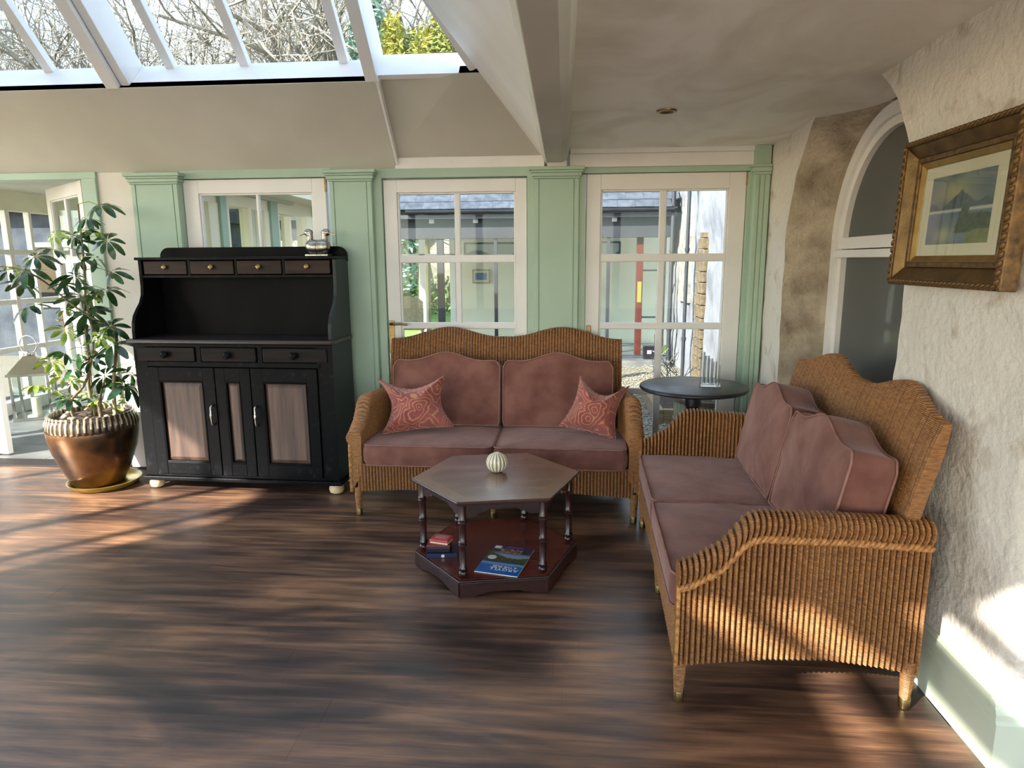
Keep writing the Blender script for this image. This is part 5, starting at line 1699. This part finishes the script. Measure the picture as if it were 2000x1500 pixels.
for x, w in ((-2.9, 0.10), (-1.815, 0.10), (-1.0, 0.05), (-0.2, 0.05), (0.63, 0.05), (1.42, 0.05)):
    bx('post', (x - w / 2, 0.0, -0.05), (x + w / 2, 0.06, 1.77), M['fascia'], fb, bevel=0.003)
bx('base_wall', (-4.6, -0.02, -0.1), (1.55, 0.14, 0.06), M['grey_wall'], fb, bevel=0.004)
bx('step', (0.55, -0.30, -0.1), (1.5, 0.0, 0.03), M['slate'], fb, bevel=0.006)
for a, c in ((-2.85, -1.87), (-1.76, -1.03), (-0.97, -0.23), (-0.17, 0.60), (0.66, 1.36)):
    bx('pane', (a, 0.03, 0.06), (c, 0.034, 1.77), M['glass'], fb, bevel=0)
bx('inner_wall', (-1.95, 2.20, -0.05), (2.4, 2.28, 2.6), M['cream_render'], fb, bevel=0)
bx('inner_floor', (-4.6, 0.0, -0.12), (1.6, 2.3, -0.02), M['slate'], fb, bevel=0)
for x in (-3.05, -2.55, -2.0):
    bx('garden_window_post', (x - 0.05, 2.18, 0.0), (x + 0.05, 2.26, 2.4), M['white_paint'], fb, bevel=0.003)
bx('garden_window_rail', (-3.05, 2.18, 1.50), (-1.95, 2.26, 1.58), M['white_paint'], fb, bevel=0.003)
bx('red_door_post', (1.045, 0.10, 0.0), (1.135, 0.20, 1.77), M['red_paint'], fb, bevel=0.004)
bx('red_door_post', (1.34, 0.10, 0.0), (1.40, 0.20, 0.36), M['red_paint'], fb, bevel=0.004)
bx('yellow_notice', (1.06, 0.092, 0.84), (1.12, 0.099, 1.14), M['yellow'], fb, bevel=0)
for z in (0.62, 1.30):
    bx('door_bar', (1.135, 0.12, z - 0.012), (1.36, 0.16, z + 0.012), M['fascia'], fb, bevel=0.003)
def small_print(u, v):
    n = noise.noise(Vector((u * 9, v * 9, 3)))
    return (86 + 60 * n, 116 + 50 * n, 142 + 30 * n) if (0.12 < u < 0.88 and 0.2 < v < 0.8) else (206, 202, 186)
p1 = thing('framed_print', 'small pale framed print on the cream wall across the courtyard', 'picture', (-1.486, 11.98, 1.176))
printed('print', 0.27, 0.20, 24, 20, small_print, M['print'], p1, lambda x, yy: (x, -0.012, yy))
for lo, hi in (((-0.155, -0.02, -0.125), (0.155, 0.01, -0.1)), ((-0.155, -0.02, 0.1), (0.155, 0.01, 0.125)), ((-0.155, -0.02, -0.1), (-0.135, 0.01, 0.1)), ((0.135, -0.02, -0.1), (0.155, 0.01, 0.1))):
    bx('frame_bar', lo, hi, M['oak_barrel'], p1, bevel=0.002)
for nm, xx, w_ in (('wide dark landscape print on the cream wall left of the white house', -1.29, 0.93), ('dark landscape print on the cream wall seen through the right door', 0.67, 0.56)):
    p2 = thing('landscape_print', nm, 'picture', (xx, 11.98, 1.61))
    printed('print', w_, 0.26, 40, 14, lambda u, v: (96, 112, 104) if v < 0.35 + 0.25 * math.sin(u * 7) else (168, 182, 176), M['print'], p2, lambda x, yy: (x, -0.012, yy))
    for lo, hi in (((-w_ / 2 - 0.03, -0.02, -0.16), (w_ / 2 + 0.03, 0.01, -0.13)), ((-w_ / 2 - 0.03, -0.02, 0.13), (w_ / 2 + 0.03, 0.01, 0.16)), ((-w_ / 2 - 0.03, -0.02, -0.13), (-w_ / 2, 0.01, 0.13)), ((w_ / 2, -0.02, -0.13), (w_ / 2 + 0.03, 0.01, 0.13))):
        bx('frame_bar', lo, hi, M['grey_wall'], p2, bevel=0.002)
mb = thing('meter_box', 'black box with a white plate beside the red door post', 'box', (1.235, 9.75, 0.03))
bx('case', (-0.08, -0.06, 0.0), (0.08, 0.06, 0.19), M['tin_black'], mb, bevel=0.006)
bx('plate', (-0.03, -0.064, 0.08), (0.03, -0.060, 0.13), M['paper'], mb, bevel=0.001)
# cane chair inside the far range
cc = thing('cane_chair', 'pale cane-backed chair inside the range across the courtyard', 'chair', (-2.40, 10.35, -0.02))
bx('seat', (-0.24, -0.2, 0.42), (0.24, 0.26, 0.47), M['cane'], cc, bevel=0.01)
B().prism([(-0.24, 0.47), (0.24, 0.47), (0.24, 0.86), (0.16, 0.92), (0.0, 0.945), (-0.16, 0.92), (-0.24, 0.86)], 'y', -0.24, -0.20).obj('backrest', M['cane'], cc, bevel=0.006)
for x in (-0.22, 0.22):
    for yy in (-0.2, 0.22):
        bx('leg', (x - 0.02, yy - 0.02, 0.0), (x + 0.02, yy + 0.02, 0.43), M['cane'], cc, bevel=0.003)
# half barrel and raised bed
br = thing('half_barrel', 'weathered oak half barrel planter outside the right door', 'planter', (1.20, 5.42, -0.055))
for k in range(18):
    a0 = 2 * math.pi * k / 18
    b = B()
    for z, r in ((0.0, 0.25), (0.15, 0.285), (0.30, 0.30), (0.44, 0.305)):
        for rr in (r, r - 0.025):
            for da in (0.012, 2 * math.pi / 18 - 0.012):
                b.v.append((rr * math.cos(a0 + da), rr * math.sin(a0 + da), z))
    for j in range(3):
        p, q = j * 4, j * 4 + 4
        b.f += [(p, p + 1, q + 1, q), (p + 3, p + 2, q + 2, q + 3), (p + 1, p + 3, q + 3, q + 1), (p + 2, p, q, q + 2)]
    b.f += [(12, 13, 15, 14), (1, 0, 2, 3)]
    b.obj('stave', M['oak_barrel'], br)
for z, r in ((0.19, 0.297), (0.38, 0.308)):
    B().lathe([(r, z), (r + 0.004, z + 0.005), (r + 0.006, z + 0.035), (r, z + 0.04)], 40).obj('hoop', M['rust'], br, smooth=True, angle=40)
B().lathe([(0.001, 0.40), (0.27, 0.40), (0.27, 0.38)], 24).obj('soil', M['soil'], br)
rb = thing('raised_bed', 'low timber edged bed of dark soil by the white house wall', 'flower bed', (0, 0, -0.055))
bx('timber_edge', (0.86, 6.1, 0.0), (0.93, 7.6, 0.14), M['sleeper'], rb, bevel=0.006)
bx('timber_edge', (0.93, 6.1, 0.0), (1.52, 6.17, 0.14), M['sleeper'], rb, bevel=0.006)
bx('soil', (0.93, 6.17, 0.0), (1.52, 7.6, 0.11), M['soil'], rb, bevel=0)
# bare shrub in the bed
def branch(b, p, d, L, r, depth, rr, seg=4, spread=0.55, upb=0.08, kids=(2, 4), lens=(0.6, 0.85), bend=0.12):
    pts, q, dd = [p], p, d
    n = 4 if depth > 1 else 3
    for k in range(n):
        dd = (dd + Vector((rr.gauss(0, bend), rr.gauss(0, bend), rr.gauss(0, bend) + upb * 0.5))).normalized()
        q = q + dd * (L / n)
        pts.append(q)
    rs = [max(r * (1 - 0.55 * k / n), 0.0035) for k in range(n + 1)]
    b.tube(pts, rs, seg if r > 0.05 else 3)
    if depth <= 0: return
    for k in range(rr.randint(*kids)):
        f = rr.uniform(0.35, 1.0)
        i = min(n - 1, int(f * n))
        s_ = pts[i].lerp(pts[i + 1], f * n - i) if f < 1 else pts[-1]
        ax = Vector((rr.gauss(0, 1), rr.gauss(0, 1), rr.gauss(0, 1))).cross(dd)
        if ax.length < 1e-3: continue
        nd = (Matrix.Rotation(rr.uniform(0.5, 1.3) * spread * 1.6, 3, ax.normalized()) @ dd + Vector((0, 0, upb))).normalized()
        branch(b, s_, nd, L * rr.uniform(*lens), r * rr.uniform(0.45, 0.62), depth - 1, rr, seg, spread, upb, kids, lens, bend)
rr = random.Random(5)
b = B()
for k in range(5):
    branch(b, Vector((1.08 + 0.1 * rr.random(), 6.9 + 0.2 * rr.random(), 0.04)), Vector((rr.gauss(0, 0.45), rr.gauss(0, 0.3), 1)).normalized(), 0.30, 0.008, 2, rr)
sh = thing('bare_shrub', 'leafless twiggy shrub in the raised bed by the house wall', 'shrub', (0, 0, 0))
b.obj('twigs', M['twig'], sh)

# ------------------------------------------------------------------ garden, hillside and trees
struct(bx('ground_lawn', (-60, 12.1, -0.3), (40, 34, -0.06), M['lawn'], None, bevel=0), 'green lawn beyond the range')
struct(bx('ground_yard', (-40, -14, -0.4), (12, 4.5, -0.16), M['gravel_bed'], None, bevel=0), 'ground around the house')
struct(bx('ground_side', (-40, 4.5, -0.4), (-1.6, 12.1, -0.16), M['gravel_bed'], None, bevel=0), 'ground left of the porch')
def hill(i, j):
    x = -90 + 170 * i / 60
    t = j / 30
    yy = 32 + 60 * t
    z = -0.5 + 22 * sm(t * 1.1) + 2.2 * noise.noise(Vector((x * 0.05, t * 3, 1))) + 4 * noise.noise(Vector((x * 0.02, 0.5, 8)))
    return (x, yy, z)
struct(B().grid(hill, 61, 31).obj('ground_hillside', M['hill'], None, smooth=True, angle=180), 'brown winter woodland hillside')
gh = thing('stone_outbuilding', 'grey stone outbuilding beyond the porch windows', 'building', (-11.5, 13.5, -0.2))
bx('walls', (-4.5, -2.5, 0.0), (4.0, 2.5, 2.6), M['grey_wall'], gh, bevel=0)
B().prism([(-2.8, 2.5), (2.8, 2.5), (0.0, 4.3)], 'x', -4.7, 4.2).obj('roof', M['fascia'], gh)
for x in (-3.2, -1.2, 1.0, 2.8):
    f = bx('window', (x - 0.45, -2.54, 0.9), (x + 0.45, -2.46, 2.0), M['white_paint'], gh, bevel=0.004)
    bx('pane', (-0.38, -0.05, -0.48), (0.38, -0.042, 0.48), M['dark_glass'], f, bevel=0)
def tree_mesh(seed, H, depth=5):
    rr = random.Random(seed)
    b = B()
    trunk = B()
    pts = [Vector((0, 0, 0))]
    d = Vector((rr.gauss(0, 0.05), rr.gauss(0, 0.05), 1)).normalized()
    q = pts[0]
    for k in range(6):
        d = (d + Vector((rr.gauss(0, 0.09), rr.gauss(0, 0.09), 0.05))).normalized()
        q = q + d * (H * 0.42 / 6)
        pts.append(q)
    trunk.tube(pts, [0.032 * H * (1 - 0.09 * k) for k in range(7)], 8)
    for k in range(11):
        f = rr.uniform(0.35, 1.0)
        i = min(5, int(f * 6))
        s_ = pts[i].lerp(pts[i + 1], f * 6 - i)
        a = rr.uniform(0, 6.28)
        nd = Vector((math.cos(a), math.sin(a), rr.uniform(0.25, 1.3))).normalized()
        branch(b, s_, nd, H * rr.uniform(0.26, 0.40), H * 0.0095, depth - 1, rr, 5, 0.5, 0.06, (2, 5), (0.55, 0.82), 0.16)
    return trunk.mesh('trunk', True, 180), b.mesh('branches')
variants = [tree_mesh(s_, 11.0) for s_ in (3, 8, 21)]
for a, c in variants:
    a.materials.append(M['bark']); c.materials.append(M['twig'])
spots = [(-14.5, 18.0, 1.00, 0, 'bare tree seen through the leftmost pane of the roof lantern'),
         (-11.0, 19.5, 1.05, 1, 'bare tree left of the double rafter in the roof lantern'),
         (-9.6, 17.0, 0.95, 2, 'gnarled bare tree right of the double rafter in the roof lantern'),
         (-7.4, 20.0, 1.10, 0, 'bare tree in the middle pane of the roof lantern'),
         (-5.6, 18.0, 1.00, 1, 'dense bare tree right of the middle glazing bar'),
         (-4.4, 21.0, 1.05, 2, 'bare tree behind the right rafter of the roof lantern'),
         (-3.0, 24.0, 1.25, 0, 'bare tree rising behind the golden shrub'),
         (-12.6, 24.0, 1.2, 2, 'farther bare tree behind the left panes'),
         (-8.6, 25.0, 1.25, 1, 'farther bare tree behind the middle panes'),
         (-16.5, 23.0, 1.2, 1, 'farthest left bare tree against the sky'),
         (-6.2, 26.0, 1.3, 2, 'farther bare tree behind the right panes')]
for x, yy, s_, v, lab in spots:
    t = thing('bare_tree', lab, 'tree', (x, yy, -0.2), R.uniform(0, 6.28), 'bare trees beyond the roof lantern')
    t.scale = (s_, s_, s_)
    for nm, me in zip(('trunk', 'branches'), variants[v]):
        o = bpy.data.objects.new(nm, me)
        col.objects.link(o)
        o.parent = t
def foliage(n, blobs, size, seed):
    rr = random.Random(seed)
    b = B()
    for k in range(n):
        c, r = blobs[rr.randrange(len(blobs))]
        v = Vector((rr.gauss(0, 1), rr.gauss(0, 1), rr.gauss(0, 1))).normalized() * (rr.random() ** 0.4)
        p = Vector(c) + Vector((v.x * r[0], v.y * r[1], v.z * r[2]))
        a = Vector((rr.gauss(0, 1), rr.gauss(0, 1), rr.gauss(0, 1))).normalized() * size * rr.uniform(0.6, 1.3)
        c2 = a.orthogonal().normalized() * a.length * 0.45
        i = len(b.v)
        b.v += [tuple(p - a), tuple(p + c2), tuple(p + a), tuple(p - c2)]
        b.f.append((i, i + 1, i + 2, i + 3))
    return b
gs = thing('golden_shrub', 'golden yellow-green evergreen seen in the right pane of the roof lantern', 'shrub', (-2.75, 13.0, -0.1))
foliage(9000, [((0.1, 0, 4.3), (1.25, 1.0, 1.3)), ((0.1, 0, 4.6), (1.25, 1.0, 1.2)), ((0.62, 0.2, 5.4), (0.5, 0.5, 1.0)), ((-0.45, 0.1, 5.2), (0.28, 0.4, 0.9)), ((0.1, 0.2, 5.1), (0.4, 0.4, 0.8)), ((0.9, 0.0, 5.2), (0.4, 0.4, 0.8))], 0.06, 4).obj('foliage', M['gold_foliage'], gs)
B().tube([(0, 0, 0), (0.05, 0, 2.0), (0.1, 0, 4.0)], [0.14, 0.10, 0.05], 8).obj('trunk', M['bark'], gs, smooth=True)
cf = thing('conifer', 'pale blue-green conifer beside the golden shrub', 'tree', (-4.35, 15.5, -0.1))
foliage(6000, [((0, 0, 1.2 + 0.55 * k), (1.25 * (1 - k / 15), 1.25 * (1 - k / 15), 0.5)) for k in range(14)], 0.10, 6).obj('foliage', M['conifer'], cf)
B().tube([(0, 0, 0), (0, 0, 8.6)], [0.16, 0.03], 8).obj('trunk', M['bark'], cf, smooth=True)
hg = thing('garden_hedge', 'clipped green hedge beyond the garden windows', 'hedge', (-4.4, 19.0, -0.1))
foliage(5000, [((x * 0.8, 0, 0.5), (0.7, 0.5, 0.7)) for x in range(-6, 7)], 0.09, 9).obj('foliage', mat('hedge leaves', (70, 96, 54), (112, 136, 80), rough=0.8, scale=2), hg)
